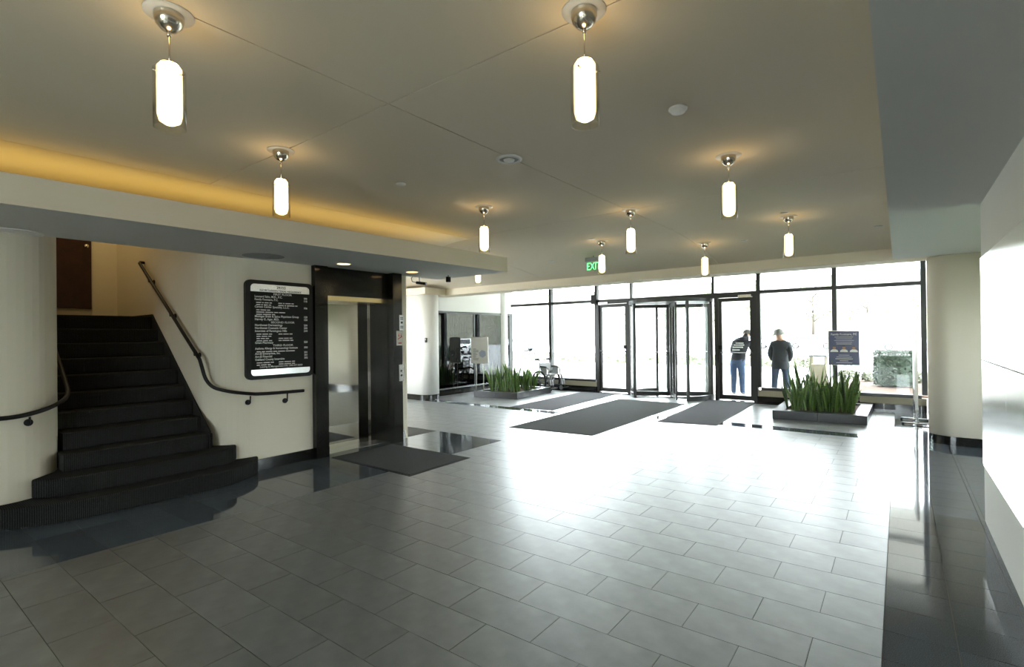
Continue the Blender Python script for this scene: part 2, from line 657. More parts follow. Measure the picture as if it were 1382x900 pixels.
lp2 = [(-12.2, 9.195), (-12.2, 9.805)] + arc(-10.2, 9.5, 0.305, 90, -90, 16)
struct('baseboard_column', MB().prism(lp2, 0.0, 0.14), M['blackstone'], 'dark granite skirting round the white pier')
struct('wall_bay', MB().box(0.47, 0.6, 10.45, YW, 0, 3.6), M['white'], 'white return wall at the window end')
struct('wall_glazed', MB().box(-10.55, XG, 9.8, YW, 2.42, 3.6), M['white'], 'white wall band above the tinted glass')

# skirting below the directory, one stone after another
bl = thing('baseboard_left', (0, 0, 0), 'dark granite skirting stones along the directory wall', 'baseboard', kind='structure')
yy = 3.02
for w in (0.30, 0.31, 0.30):
    MB().box(XL, XL + 0.02, yy + 0.002, yy + w - 0.002, 0, 0.14).build('skirting_stone', M['blackstone'], bl)
    yy += w
MB().box(XL, XL + 0.02, 5.405, 5.6, 0, 0.14).build('skirting_stone', M['steel'], bl)

# ------------------------------------------------------------------ ceiling
ceiling = thing('ceiling', (0, 0, 0), 'pale plaster lobby ceiling in large panels with thin joints', 'ceiling', kind='structure')


def ceil_panel(x0, x1, y0, y1):
    mb = MB()
    g = 0.004
    x0, x1, y0, y1 = x0 + g, x1 - g, y0 + g, y1 - g
    n = max(1, int((y1 - y0) / 0.2)) if y1 > 7 else 1
    row = [(y0 + (y1 - y0) * i / n, ceil_z(y0 + (y1 - y0) * i / n)) for i in range(n + 1)]
    low = [(x, y, z) for y, z in row for x in (x0, x1)]
    mb.add(low, [(2 * i, 2 * i + 2, 2 * i + 3, 2 * i + 1) for i in range(n)], smooth=(n > 1))
    top = [(x, y, z + 0.03) for y, z in row for x in (x0, x1)]
    mb.add(top, [(2 * i, 2 * i + 1, 2 * i + 3, 2 * i + 2) for i in range(n)])
    m_ = 2 * (n + 1)
    sides = []
    for i in range(n):
        a = 2 * i
        sides += [(a, a + m_, a + m_ + 2, a + 2), (a + 1, a + 3, a + m_ + 3, a + m_ + 1)]
    sides += [(0, 1, m_ + 1, m_), (m_ - 2, 2 * m_ - 2, 2 * m_ - 1, m_ - 1)]
    mb.add(low + top, sides)
    mb.build('ceiling_panel', M['ceiling'], ceiling)


XJ = -2.68
for (a, b) in ((-6.6, XJ), (XJ, -0.07)):
    ceil_panel(a, b, -4.2, 2.17)
    ceil_panel(a, b, 2.17, 5.9)
    ceil_panel(a, b, 5.9, 9.9)
ceil_panel(-12.2, -6.6, 5.7, 9.9)
MB().box(-6.6, -0.07, -4.2, 9.9, 3.32, 3.4).build('ceiling_backing', M['grout_dark'], ceiling)
MB().box(-12.2, -6.6, 5.7, 9.9, 3.32, 3.4).build('ceiling_backing', M['grout_dark'], ceiling)
# far beam, right soffit, roof
struct('trim_1', MB().box(-12.2, 3.6, 9.9, 10.45, ZR, 3.6).box(-12.2, -9.9, 9.15, 9.9, ZR, 3.0), M['ceiling'], 'deep plaster beam across the lobby before the windows')
struct('trim_2', MB().box(-0.07, 3.6, -4.2, 9.9, ZR, 3.4), M['soffit'], 'lowered grey soffit along the metal panelled wall')
struct('ceiling_bay', MB().box(-12.2, 3.6, 10.45, YW + 0.2, 3.6, 3.7), M['white'], 'white ceiling of the window bay')
struct('ceiling_roof', MB().box(-12.4, 3.8, -4.4, YW + 0.2, 4.6, 4.75), M['white'])
# left canopy slab and glowing vault over it


def xs(y):
    return -5.25 + 0.044 * (y - 0.6)


slab = MB().prism([(xs(-4.2), -4.2), (xs(6.4), 6.4), (XL - 0.02, 6.4), (XL - 0.02, -4.2)], ZS, 2.955)
slab.mi = [0, 0] + [1] * (len(slab.mi) - 2)  # cream sides: warm lamp light on the fascia put into the colour
struct('trim_3', slab, [M['soffit'], M['wall']], 'long lowered canopy slab over the stairs and elevator')
mb = MB()
vs, fs = [], []
n = 14
for i in range(n + 1):
    t = PI / 2 * i / n
    x = -5.45 - 1.13 * math.sin(t)
    z = 2.96 + (ZC - 0.002 - 2.96) * math.cos(t)
    vs += [(x, -4.2, z), (x, 6.0, z), (x - 0.0, -4.2, z + 0.03), (x, 6.0, z + 0.03)]
for i in range(n):
    a = 4 * i
    b = a + 4
    fs += [(a, a + 1, b + 1, b), (a + 2, b + 2, b + 3, a + 3), (a + 1, a + 3, b + 3, b + 1)]
mb.add(vs, fs, True)
struct('trim_4', mb, M['ceiling'], 'curved plaster vault glowing yellow above the canopy slab')
cl = thing('cove_light', (xs(1.0) - 0.58, 1.0, 2.956), 'warm yellow strip light hidden on top of the canopy slab', 'light', rotz=-math.atan(0.044))
MB().box(-0.23, 0.23, -5.0, 4.9, 0.0, 0.012).build('strip_housing', M['plastic'], cl)
MB().box(-0.22, 0.22, -4.95, 4.85, 0.012, 0.018).build('strip_diffuser', M['cove'], cl)
struct('wall_upper', MB().box(-6.72, -6.6, -4.2, 5.7, 2.955, 4.6), M['wall'], 'unseen plaster wall over the stair opening above the canopy slab')  # unseen, added so the stairwell light does not escape above the slab

# ------------------------------------------------------------------ stairs
st = thing('staircase', (-6.2, 2.0, 0), 'dark ribbed carpet staircase rising between cream curved walls', 'stairs')
CARP = M['carpet']
ox, oy = -6.2, 2.0


def step(poly, z0, z1):
    mb = MB().prism([(p[0] - ox, p[1] - oy) for p in poly], z0, z1)
    return mb.build('step', CARP, st, bevel=0.018)


s1 = [(-6.585, 0.55), (-6.47, 0.72), (-6.36, 0.88), (-6.27, 1.04), (-6.21, 1.22), (-6.19, 1.4), (-6.18, 2.55)] + [(-6.2, 2.68), (-6.26, 2.84), (-6.36, 3.0), (-6.47, 3.1), (-6.575, 3.16)]
step(s1 + [(-6.66, 3.1), (-7.2, 2.6), (-7.2, 1.32), (-6.66, 0.9)], 0, RISE)
s2 = [(-6.62, 1.02), (-6.5, 1.12), (-6.43, 1.24), (-6.42, 1.4), (-6.42, 2.6), (-6.44, 2.72), (-6.5, 2.82), (-6.63, 2.92)]
step(s2 + [(-6.9, 2.67), (-7.2, 2.6), (-7.2, 1.32), (-6.85, 1.23)], RISE, 2 * RISE)
for k in range(3, 12):
    x0 = -6.42 - TREAD * (k - 2)
    x1 = x0 - TREAD - 0.05 if k < 11 else -10.19
    ya, yb = YT + 0.006, YS - 0.006
    if k == 3:
        ya, yb = YT - 0.03, YS + 0.03
    step([(x0, ya), (x0, yb), (x1, yb), (x1, ya)], (k - 1) * RISE, k * RISE)
# support under the flight
MB().prism_axis([(-7.1 - ox, 0), (-7.1 - ox, 2 * RISE), (-8.58 - ox, 10 * RISE - 0.02), (-10.18 - ox, 10 * RISE - 0.02), (-10.18 - ox, 0)], YT + 0.01 - oy, YS - 0.01 - oy, 'y').build('stringer', CARP, st)

MB().prism_axis([(-6.64 - ox, 2 * RISE + 0.002), (-6.64 - ox, 3 * RISE + 0.02), (-8.56 - ox, 11 * RISE + 0.03), (-10.18 - ox, 11 * RISE + 0.03), (-10.18 - ox, 9 * RISE), (-8.7 - ox, 9 * RISE), (-7.0 - ox, 2 * RISE + 0.002)], YS - 0.016 - oy, YS - 0.002 - oy, 'y').build('carpet_skirt', CARP, st)

# landing door
d = thing('door_1', (-10.2, 1.85, 2.2), 'dark mahogany door at the head of the stairs', 'door', kind='structure')
MB().box(0.005, 0.045, -0.5, 0.44, 0, 2.1).build('door_leaf', M['wood'], d)
kn = MB().lathe([(0.0, 0.0), (0.025, 0.0), (0.012, 0.02), (0.03, 0.05), (0.028, 0.07), (0.0, 0.075)], n=14)
ko = kn.build('door_knob', M['chrome'], d, (0.045, 0.37, 0.98))
ko.rotation_euler = (0, PI / 2, 0)
MB().box(0.0, 0.03, -0.5, 0.44, -0.16, -0.005).build('threshold', M['beige'], d)
sl = thing('stair_light', (-9.3, 1.95, 4.56), 'warm ceiling light over the stair landing', 'light')
MB().lathe([(0.0, 0.04), (0.2, 0.04), (0.2, 0.0), (0.0, 0.0)], n=24).build('housing', M['plastic'], sl)
MB().lathe([(0.0, -0.04), (0.1, -0.035), (0.17, -0.015), (0.18, 0.0)], n=24).build('diffuser', M['stairlight'], sl)


# ------------------------------------------------------------------ handrails
def bracket(mb_parent, wallp, railp, n):
    # disc on the wall, arm to the rail
    mb = MB()
    w = Vector(wallp)
    r = Vector(railp)
    nn = Vector(n).normalized()
    mb.tube([w, w + nn * 0.012], 0.034, 14)
    mb.tube([w + nn * 0.01, w + nn * (r - w).dot(nn) * 0.9, r - Vector((0, 0, 0.012))], 0.009, 8)
    return mb.build('bracket', M['black'], mb_parent)


def smooth_path(pts, it=3):
    for _ in range(it):
        q = [pts[0]]
        for a, b in zip(pts[:-1], pts[1:]):
            a, b = Vector(a), Vector(b)
            q += [tuple(a * 0.75 + b * 0.25), tuple(a * 0.25 + b * 0.75)]
        q.append(pts[-1])
        pts = q
    return pts


hr = thing('handrail', (0, 0, 0), 'black round handrail running up the wall below the directory', 'handrail')
XRAIL = XL + 0.075
pa = PX(410, 527, XRAIL)
pb = PX(350, 532, XRAIL)
yr = YS - 0.075
q1 = PY(277, 497, yr)
q0 = PY(189, 356, yr)
rail = [tuple(pa), (XRAIL, pb.y, pb.z), (XRAIL, 3.02, pb.z + 0.02), (-6.56, 2.80, pb.z + 0.06), (-6.72, 2.62, pb.z + 0.14), tuple(q1 * 0.93 + q0 * 0.07), tuple(q0)]
rs_ = smooth_path(rail[:-1], 3) + [tuple(q0 + (q0 - q1).normalized() * 0.02), (q0.x - 0.06, yr + 0.02, q0.z + 0.03), (q0.x - 0.07, YS - 0.005, q0.z + 0.03)]
MB().tube(rs_, 0.021, 10).build('rail', M['black'], hr)
for px_, py_ in ((338, 537), (388, 535)):
    b_ = PX(px_, py_, XRAIL)
    bracket(hr, (XL + 0.002, b_.y, b_.z - 0.06), (XRAIL, b_.y, pb.z), (1, 0, 0))
for t in (0.15, 0.5, 0.85):
    b_ = q1.lerp(q0, t)
    bracket(hr, (b_.x, YS - 0.002, b_.z - 0.07), (b_.x, yr, b_.z), (0, -1, 0))

hl = thing('handrail', (0, 0, 0), 'black round handrail wrapping the cream curved wall without the directory', 'handrail')
ZH = PX(20, 563, -6.525).z
ptsl = [(-6.525, -0.6, ZH), (-6.525, 0.72, ZH), (-6.525, 0.95, ZH + 0.0), (-6.62, 1.18, ZH + 0.05), (-6.82, 1.35, ZH + 0.13), (-7.1, 1.375, ZH + 0.27), (-7.6, 1.375, ZH + 0.62), (-8.8, 1.375, ZH + 1.52)]
MB().tube(smooth_path(ptsl, 3), 0.021, 10).build('rail', M['black'], hl)
b_ = PX(39, 566, -6.57)
bracket(hl, (-6.598, b_.y, ZH - 0.07), (-6.525, b_.y, ZH), (1, 0, 0))
bracket(hl, (-6.598, -0.3, ZH - 0.07), (-6.525, -0.3, ZH), (1, 0, 0))

# ------------------------------------------------------------------ elevator
el = thing('elevator', (-6.58, 4.68, 0), 'elevator with mirror steel doors framed in black granite', 'elevator')
ex, ey = -6.58, 4.68
MB().box(0.0, 0.09, 3.93 - ey, 4.13 - ey, 0.15, ZS).build('jamb_stone', M['blackstone'], el)
MB().box(0.0, 0.095, 3.93 - ey, 4.13 - ey, 0.0, 0.147).build('plinth_stone', M['blackstone'], el)
MB().box(-0.29, 0.0, 4.0 - ey, 4.13 - ey, 0.0, ZS).build('reveal_stone', M['blackstone'], el)
MB().box(-0.29, 0.17, 5.24 - ey, 5.42 - ey, 0.0, ZS).build('pier_stone', M['blackstone'], el)
MB().box(-0.02, 0.03, 4.13 - ey, 5.24 - ey, 2.31, ZS).build('header_stone', M['blackstone'], el)
MB().box(-0.29, 0.02, 4.13 - ey, 5.24 - ey, 2.24, 2.308).build('header_trim', M['brass'], el)
dl = MB().box(-0.33, -0.30, 4.05 - ey, 4.955 - ey, 0.005, 2.24).build('door_leaf', M['mirror'], el)
MB().box(-0.35, -0.32, 4.95 - ey, 5.125 - ey, 0.005, 2.24).build('door_leaf', M['mirror'], el)
MB().box(-0.36, -0.29, 5.13 - ey, 5.24 - ey, 0.0, 2.24).build('door_jamb', M['mirror'], el)
MB().box(-0.36, -0.02, 4.13 - ey, 5.24 - ey, 0.0, 0.006).build('sill', M['steel'], el)
MB().box(-0.70, -0.36, 3.94 - ey, 5.39 - ey, 0.0, 2.7).build('shaft_lining', M['black'], el)
# things on the elevator pier
xp = -6.58 + 0.17


def plate(name, px0, px1, py0, py1, m, label, cat):
    a = PX(px0, py0, xp + 0.004)
    b = PX(px1, py1, xp + 0.004)
    c = Vector((xp + 0.001, (a.y + b.y) / 2, b.z))
    t = thing(name, c, label, cat)
    hy = (b.y - a.y) / 2
    MB().box(0, 0.006, -hy, hy, 0, a.z - b.z).build('plate', m, t, bevel=0.002)
    return t, hy, a.z - b.z


t, hy, hz = plate('notice_card', 539, 545, 425, 446, M['paper'], 'white printed notice above the red pictogram sign by elevator', 'notice')
MB().box(0.006, 0.008, -0.02, 0.02, hz * 0.45, hz * 0.58).build('printed_square', M['ink'], t)
for q in (0.15, 0.25, 0.7, 0.8):
    MB().box(0.006, 0.0075, -0.03, 0.03, hz * q, hz * q + 0.012).build('print_line', M['ink'], t)
t, hy, hz = plate('stairs_sign', 535, 544, 446.5, 466, mat('pale_sign_face', (0.62, 0.56, 0.48), 0.5), 'pale sign with red stair pictogram on the elevator pier', 'sign')
MB().prism_axis([(-0.045, hz * 0.46), (-0.045, hz * 0.40), (0.045, hz * 0.58), (0.045, hz * 0.64)], 0.006, 0.008, 'x').build('pictogram_stroke', M['red'], t)
for yq in (-0.022, 0.025):
    MB().box(0.006, 0.008, yq - 0.008, yq + 0.008, hz * 0.6, hz * 0.74).box(0.006, 0.008, yq - 0.005, yq + 0.006, hz * 0.77, hz * 0.82).build('pictogram_figure', M['red'], t)
MB().box(0.006, 0.0075, -0.035, 0.035, hz * 0.12, hz * 0.2).build('print_line', M['red'], t)
t, hy, hz = plate('call_panel', 538.5, 545, 492, 514, M['steel'], 'steel elevator call button panel on the black granite pier', 'panel')
for q in (0.35, 0.62):
    o = MB().lathe([(0, 0), (0.016, 0), (0.016, 0.006), (0, 0.008)], n=14).build('button', M['ink'], t, (0.006, 0, hz * q))
    o.rotation_euler = (0, PI / 2, 0)

# ------------------------------------------------------------------ directory board
ya, yb = 3.0, 3.922
za, zb = 1.17, 2.45
db = thing('directory_board', (XL, (ya + yb) / 2, za), 'black framed wall directory of tenants in white lettering', 'sign')
W2, HH = (yb - ya) / 2, zb - za


def rrect(w2, z0, z1, r):
    return arc(w2 - r, z1 - r, r, 0, 90, 5) + arc(-w2 + r, z1 - r, r, 90, 180, 5) + arc(-w2 + r, z0 + r, r, 180, 270, 5) + arc(w2 - r, z0 + r, r, 270, 360, 5)


MB().prism_axis(rrect(W2, 0, HH, 0.07), 0.0, 0.05, 'x').build('frame', M['black'], db)
iw = W2 - 0.06
MB().box(0.05, 0.053, -iw, iw, 0.13, HH - 0.15).build('letter_panel', M['boardface'], db)
MB().prism_axis([(iw, HH - 0.148), (iw, HH - 0.09)] + arc(iw - 0.05, HH - 0.10, 0.05, 20, 90, 4) + arc(-iw + 0.05, HH - 0.10, 0.05, 90, 160, 4) + [(-iw, HH - 0.09), (-iw, HH - 0.148)], 0.05, 0.056, 'x').build('header_plate', M['steel'], db)
MB().prism_axis([(-iw, 0.128), (-iw, 0.08)] + arc(-iw + 0.045, 0.095, 0.045, 200, 270, 4) + arc(iw - 0.045, 0.095, 0.045, 270, 340, 4) + [(iw, 0.08), (iw, 0.128)], 0.05, 0.056, 'x').build('footer_plate', M['steel'], db)
text('lettering', '29355', 0.05, M['ink'], (0.0575, 0.0, HH - 0.10), ROTX, db, 'CENTER', bold=0.0008)
text('lettering', 'NORTHWESTERN HIGHWAY', 0.038, M['ink'], (0.0575, 0.0, HH - 0.142), ROTX, db, 'CENTER', 1.15, 0.0006)
rows = [('c', 'FIRST FLOOR', ''), ('h', 'Leonard Sahn, M.D., P.C.', '100'), ('h', 'Family Footcare, P.C.', '110'), ('s', (0.063, 0.021, 0.053, 0.032, ), (0.053, 0.021, 0.074, 0.032, )), ('s', (0.053, 0.021, 0.053, 0.032, ), (0.074, 0.021, 0.105, 0.032, )),
        ('h', 'Carson Center Specialty, L.L.C.', '106'), ('s', (0.042, 0.074, 0.042, ), ()), ('s', (0.105, 0.105, 0.053, 0.084, ), ()), ('s', (0.074, 0.105, 0.042, ), ()), ('h', 'Michigan Brain & Spine Physicians Group', '120'), ('h', 'Harvey G. Ager, M.D.', '150'),
        ('c', 'SECOND FLOOR', ''), ('h', 'Northwest Dermatology', '200'), ('h', 'Northwest Cosmetic Center', '200'), ('h', 'Internists of Farmington Hills', '210'), ('s', (0.063, 0.074, 0.042, ), (0.053, 0.074, 0.042, )), ('s', (0.053, 0.074, 0.042, ), ()), ('s', (0.042, 0.053, 0.042, ), (0.063, 0.063, 0.042, )), ('s', (0.074, 0.063, 0.042, ), (0.042, 0.095, 0.042, )), ('h', 'Grant Pharmacy', '225'),
        ('c', 'THIRD FLOOR', ''), ('h', 'Asthma Allergy & Immunology Institute', '300'), ('s', (0.053, 0.042, 0.084, 0.053, 0.095, 0.126, ), ()), ('h', 'Art-El Enterprises, Inc.', '301'), ('h', 'Art-El Financial', '301'), ('h', 'Oakland County Internists', '302'), ('s', (0.074, 0.084, 0.042, ), (0.063, 0.095, 0.042, )), ('s', (0.042, 0.074, 0.042, ), (0.063, 0.095, 0.042, ))]
zz = HH - 0.185
for kind, a, b in rows:
    if kind == 'c':
        text('lettering', a, 0.036, M['lettering'], (0.0545, 0.02, zz), ROTX, db, 'CENTER', 1.2, 0.0006)
        zz -= 0.037
    elif kind == 'h':
        text('lettering', a, 0.038, M['lettering'], (0.0545, -iw + 0.05, zz), ROTX, db, 'LEFT', 0.95, 0.0009)
        if b:
            text('lettering', b, 0.036, M['lettering'], (0.0545, iw - 0.03, zz), ROTX, db, 'RIGHT', 1.0, 0.0009)
        zz -= 0.038
    else:
        # rows too fine to read in the photograph: word-long strokes
        for y0, words in ((-iw + 0.07, a), (-iw + 0.36, b)):
            y = y0
            for w in words:
                MB().box(0.0535, 0.0545, y, y + w, zz + 0.003, zz + 0.015).build('fine_print', M['lettering'], db)
                y += w + 0.012
        zz -= 0.0285
text('lettering', 'Leasing & Management Info: 248-557-8600', 0.034, M['lettering'], (0.0545, 0.0, 0.15), ROTX, db, 'CENTER', 1.0, 0.0005)

# ------------------------------------------------------------------ metal panels on the right wall
mp = thing('wall_panelling', (XR, 3.0, 0), 'satin metal wall panels in two rows beside the polished border', 'panelling')
yq = [6.08, 4.8, 3.4, 2.0, 0.6, -0.8]
for a, b in zip(yq[:-1], yq[1:]):
    for z0, z1 in ((0.51, 1.432), (1.44, 2.335)):
        MB().box(-0.012, 0.0, b - 3.0 + 0.003, a - 3.0 - 0.003, z0, z1).build('panel', M['panel'], mp, bevel=0.002)

# ------------------------------------------------------------------ window wall
FR = M['frame']
ZT = 2.69


def frame_piece(name, parent, x0, x1, z0, z1, d0=-0.06, d1=0.06, m=None):
    return MB().box(x0, x1, d0, d1, z0, z1).build(name, m or FR, parent)


def window_bay(name, xs_, label):
    w = thing(name, (xs_[0], YW, 0), label, 'window', kind='structure')
    X0 = xs_[0]
    for x in xs_:
        frame_piece('mullion', w, x - X0 - 0.045, x - X0 + 0.045, 0.36, 3.6, -0.07, 0.07)
    for a, b in zip(xs_[:-1], xs_[1:]):
        a, b = a - X0 + 0.045, b - X0 - 0.045
        frame_piece('transom_bar', w, a, b, ZT - 0.04, ZT + 0.04)
        frame_piece('sill_bar', w, a, b, 0.29, 0.36)
        MB().box(a, b, -0.005, 0.005, 0.36, ZT - 0.04).build('pane', M['glass'], w)
        MB().box(a, b, -0.005, 0.005, ZT + 0.04, 3.6).build('pane', M['glass'], w)
    a, b = xs_[0] - X0 - 0.032, xs_[-1] - X0 + 0.032
    MB().box(a, b, -0.05, 0.08, 0.15, 0.29).build('sill_panel', M['beige'], w)
    x = a
    while x < b - 0.05:
        x2 = min(x + 0.62, b)
        MB().box(x + 0.002, x2 - 0.002, -0.14, 0.08, 0, 0.15).build('base_stone', M['blackstone'], w)
        x = x2
    return w


window_bay('window_1', [-2.73, -1.16, 0.40], 'tall dark framed window bay behind the planter with the blue poster')
window_bay('window_2', [-10.44, -8.79, -7.16], 'tall dark framed window bay behind the wheelchair')
# transom lights above the doors
w3 = thing('window_3', (-7.1, YW, ZT), 'row of transom lights over the entrance doors', 'window', kind='structure')
xm = [-7.1, -6.05, -3.80, -2.76]
for x in xm[1:3]:
    frame_piece('mullion', w3, x + 7.1 - 0.03, x + 7.1 + 0.03, 0.03, 0.91)
for a, b in zip(xm[:-1], xm[1:]):
    MB().box(a + 7.1 + 0.03, b + 7.1 - 0.03, -0.005, 0.005, 0.03, 0.91).build('pane', M['glass'], w3)
    frame_piece('transom_bar', w3, a + 7.1 + 0.0, b + 7.1, -0.10, 0.03, -0.07, 0.07)


def swing_door(name, x0, x1, label, hinge):
    d = thing(name, (x0, YW, 0), label, 'door', kind='structure')
    w = x1 - x0
    Z1 = ZT - 0.10
    frame_piece('door_post', d, 0, 0.09, 0, Z1, -0.08, 0.08)
    frame_piece('door_post', d, w - 0.09, w, 0, Z1, -0.08, 0.08)
    frame_piece('stile', d, 0.095, 0.165, 0.02, Z1 - 0.01, -0.03, 0.03)
    frame_piece('stile', d, w - 0.165, w - 0.095, 0.02, Z1 - 0.01, -0.03, 0.03)
    frame_piece('bottom_rail', d, 0.165, w - 0.165, 0.02, 0.13, -0.03, 0.03)
    frame_piece('top_rail', d, 0.165, w - 0.165, Z1 - 0.10, Z1 - 0.01, -0.03, 0.03)
    MB().box(0.165, w - 0.165, -0.004, 0.004, 0.13, Z1 - 0.10).build('pane', M['glass'], d)
    b = MB().tube([(0.13, -0.09, 1.2), (w - 0.13, -0.09, 1.2)], 0.014, 8).build('push_bar', M['steel'], d)
    MB().box(0.12, 0.15, -0.09, -0.03, 1.18, 1.22).box(w - 0.15, w - 0.12, -0.09, -0.03, 1.18, 1.22).build('push_bar_mount', M['frame'], b)
    hx = w - 0.12 if hinge > 0 else 0.1
    MB().box(min(hx, hx - hinge * 0.3), max(hx, hx - hinge * 0.3), -0.12, -0.06, Z1 - 0.02, Z1 + 0.05).build('door_closer', M['steel'], d)
    lx = w - 0.15 if hinge < 0 else 0.13
    MB().box(lx - 0.05, lx + 0.05, -0.07, -0.03, 1.28, 1.38).build('lock_box', M['black'], d)
    return d


swing_door('door_2', -7.15, -6.08, 'dark framed glass swing door nearer the wheelchair', -1)
swing_door('door_3', -3.76, -2.76, 'dark framed glass swing door with a man in a hoodie behind', 1)

# revolving door
RC = Vector((-4.92, YW - 0.02, 0))
RRAD = 1.06
rv = thing('revolving_door', RC, 'dark framed glass revolving door with four wings', 'door')
HD = 2.51


def drum(a0, a1, name, m, r0, r1, z0, z1, n=14):
    mb = MB()
    pts = arc(0, 0, r1, a0, a1, n) + arc(0, 0, r0, a1, a0, n)
    mb.prism(pts, z0, z1)
    return mb.build(name, m, rv)


for a0, a1 in ((132, 228), (-48, 48)):
    drum(a0, a1, 'drum_pane', M['glass'], RRAD - 0.006, RRAD + 0.006, 0.12, HD)
    drum(a0, a1, 'drum_rail', FR, RRAD - 0.03, RRAD + 0.03, 0.0, 0.12)
    for a in (a0, a1, (a0 + a1) / 2):
        c, s = math.cos(math.radians(a)), math.sin(math.radians(a))
        MB().box(-0.035, 0.035, -0.03, 0.03, 0.0, HD).build('drum_post', FR, rv, (RRAD * c, RRAD * s, 0), math.radians(a))
mb = MB()
mb.prism(arc(0, 0, RRAD + 0.05, 0, 350, 35), HD, HD + 0.085)
mb.build('canopy', FR, rv)
MB().tube([(0, 0, 0), (0, 0, HD)], 0.035, 12).build('shaft', FR, rv)
ang0 = math.degrees(math.atan2(-RC.y, -RC.x)) + 7
for k in range(4):
    a = math.radians(ang0 + 90 * k)
    wing = MB()
    wing.box(0.04, 0.11, -0.022, 0.022, 0.02, HD - 0.02).box(RRAD - 0.12, RRAD - 0.05, -0.022, 0.022, 0.02, HD - 0.02)
    wing.box(0.11, RRAD - 0.12, -0.022, 0.022, 0.02, 0.13).box(0.11, RRAD - 0.12, -0.022, 0.022, HD - 0.11, HD - 0.02)
    wo = wing.build('wing_frame', FR, rv, (0, 0, 0), a)
    MB().box(0.11, RRAD - 0.12, -0.004, 0.004, 0.13, HD - 0.11).build('wing_pane', M['glass'], wo)
    MB().tube([(0.06, 0.06, 1.2), (RRAD - 0.08, 0.06, 1.2)], 0.012, 8).build('push_bar', M['steel'], wo)

w5 = thing('window_5', (3.7, 6.3, 0), 'dark framed glazed side entrance seen mirrored in the elevator doors', 'window', kind='structure')
for y in (0.0, 1.0, 2.0):
    MB().box(-0.06, 0.06, max(0, y - 0.05), min(2.0, y + 0.05), 0, 2.5).build('mullion', FR, w5)
for y in (0.0, 1.0):
    MB().box(-0.005, 0.005, y + 0.05, y + 0.95, 0.12, 2.42).build('pane', M['glass'], w5)
    MB().box(-0.05, 0.05, y + 0.05, y + 0.95, 0.0, 0.12).build('bottom_rail', FR, w5)
    MB().box(-0.05, 0.05, y + 0.05, y + 0.95, 2.42, 2.5).build('top_rail', FR, w5)

# speaker box on the mullion
p = PY(803, 404, YW - 0.09)
sb = thing('speaker_box', (p.x, YW - 0.07, p.z - 0.14), 'small black box fixed to the mullion by the entrance', 'speaker')
MB().box(-0.09, 0.09, -0.12, 0, 0, 0.27).build('case', M['black'], sb, bevel=0.01)
MB().box(-0.03, 0.03, -0.0, 0.02, -0.03, 0.30).build('bracket', M['black'], sb)

# tinted glass wall with vertical blinds
gw = thing('window_4', (XG, 9.8, 0), 'tinted glass wall with vertical blinds reflecting the car park', 'window', kind='structure')
LY = YW - 0.15 - 9.8
nst = 9
for i in range(nst):
    MB().box(-0.12, 0.02, LY * i / nst + 0.003, LY * (i + 1) / nst - 0.003, 0, 0.17).build('base_stone', M['blackstone'], gw)
MB().box(-0.12, 0.03, 0, LY, 0.17, 0.21).build('sill', M['steel'], gw)
MB().box(-0.05, 0.015, 0, LY, 2.36, 2.42).build('head_rail', FR, gw)
ms = [0.0, LY * 0.5, LY]
for i, y in enumerate(ms):
    MB().box(-0.05, 0.012, y - 0.025, y + 0.025, 0.21, 2.36).build('mullion', FR, gw)
for a, b in zip(ms[:-1], ms[1:]):
    MB().box(-0.012, -0.004, a + 0.025, b - 0.025, 0.21, 2.36).build('pane', M['darkglass'], gw)
nb = 46
sm_ = None
for i in range(nb):
    y = 0.05 + (LY - 0.1) * (i + 0.5) / nb
    if sm_ is None:
        o = MB().box(-0.002, 0.002, -0.036, 0.036, 0.22, 2.35).build('blind_slat', M['blind'], gw, (-0.12, y, 0), 0.35)
        sm_ = o.data
    else:
        inst('blind_slat', sm_, gw, (-0.12, y, 0), (0, 0, 0.35))
MB().box(-0.2, -0.19, 0, LY, 0.0, 2.42).build('dark_backing', M['black'], gw)

# white round column at the window corner
p = PY(677, 470, 13.05)
co = thing('column', (p.x, p.y, 0), 'slim white round column at the corner of the window bay', 'column')
MB().lathe([(0.20, 0.0), (0.20, 2.66)], n=32).build('lower_shaft', M['white'], co)
MB().lathe([(0.197, 2.66), (0.197, 3.6)], n=32).build('upper_shaft', M['white'], co)
MB().lathe([(0.206, 0.0), (0.206, 0.14), (0.2, 0.14)], n=32).build('base_ring', M['blackstone'], co)


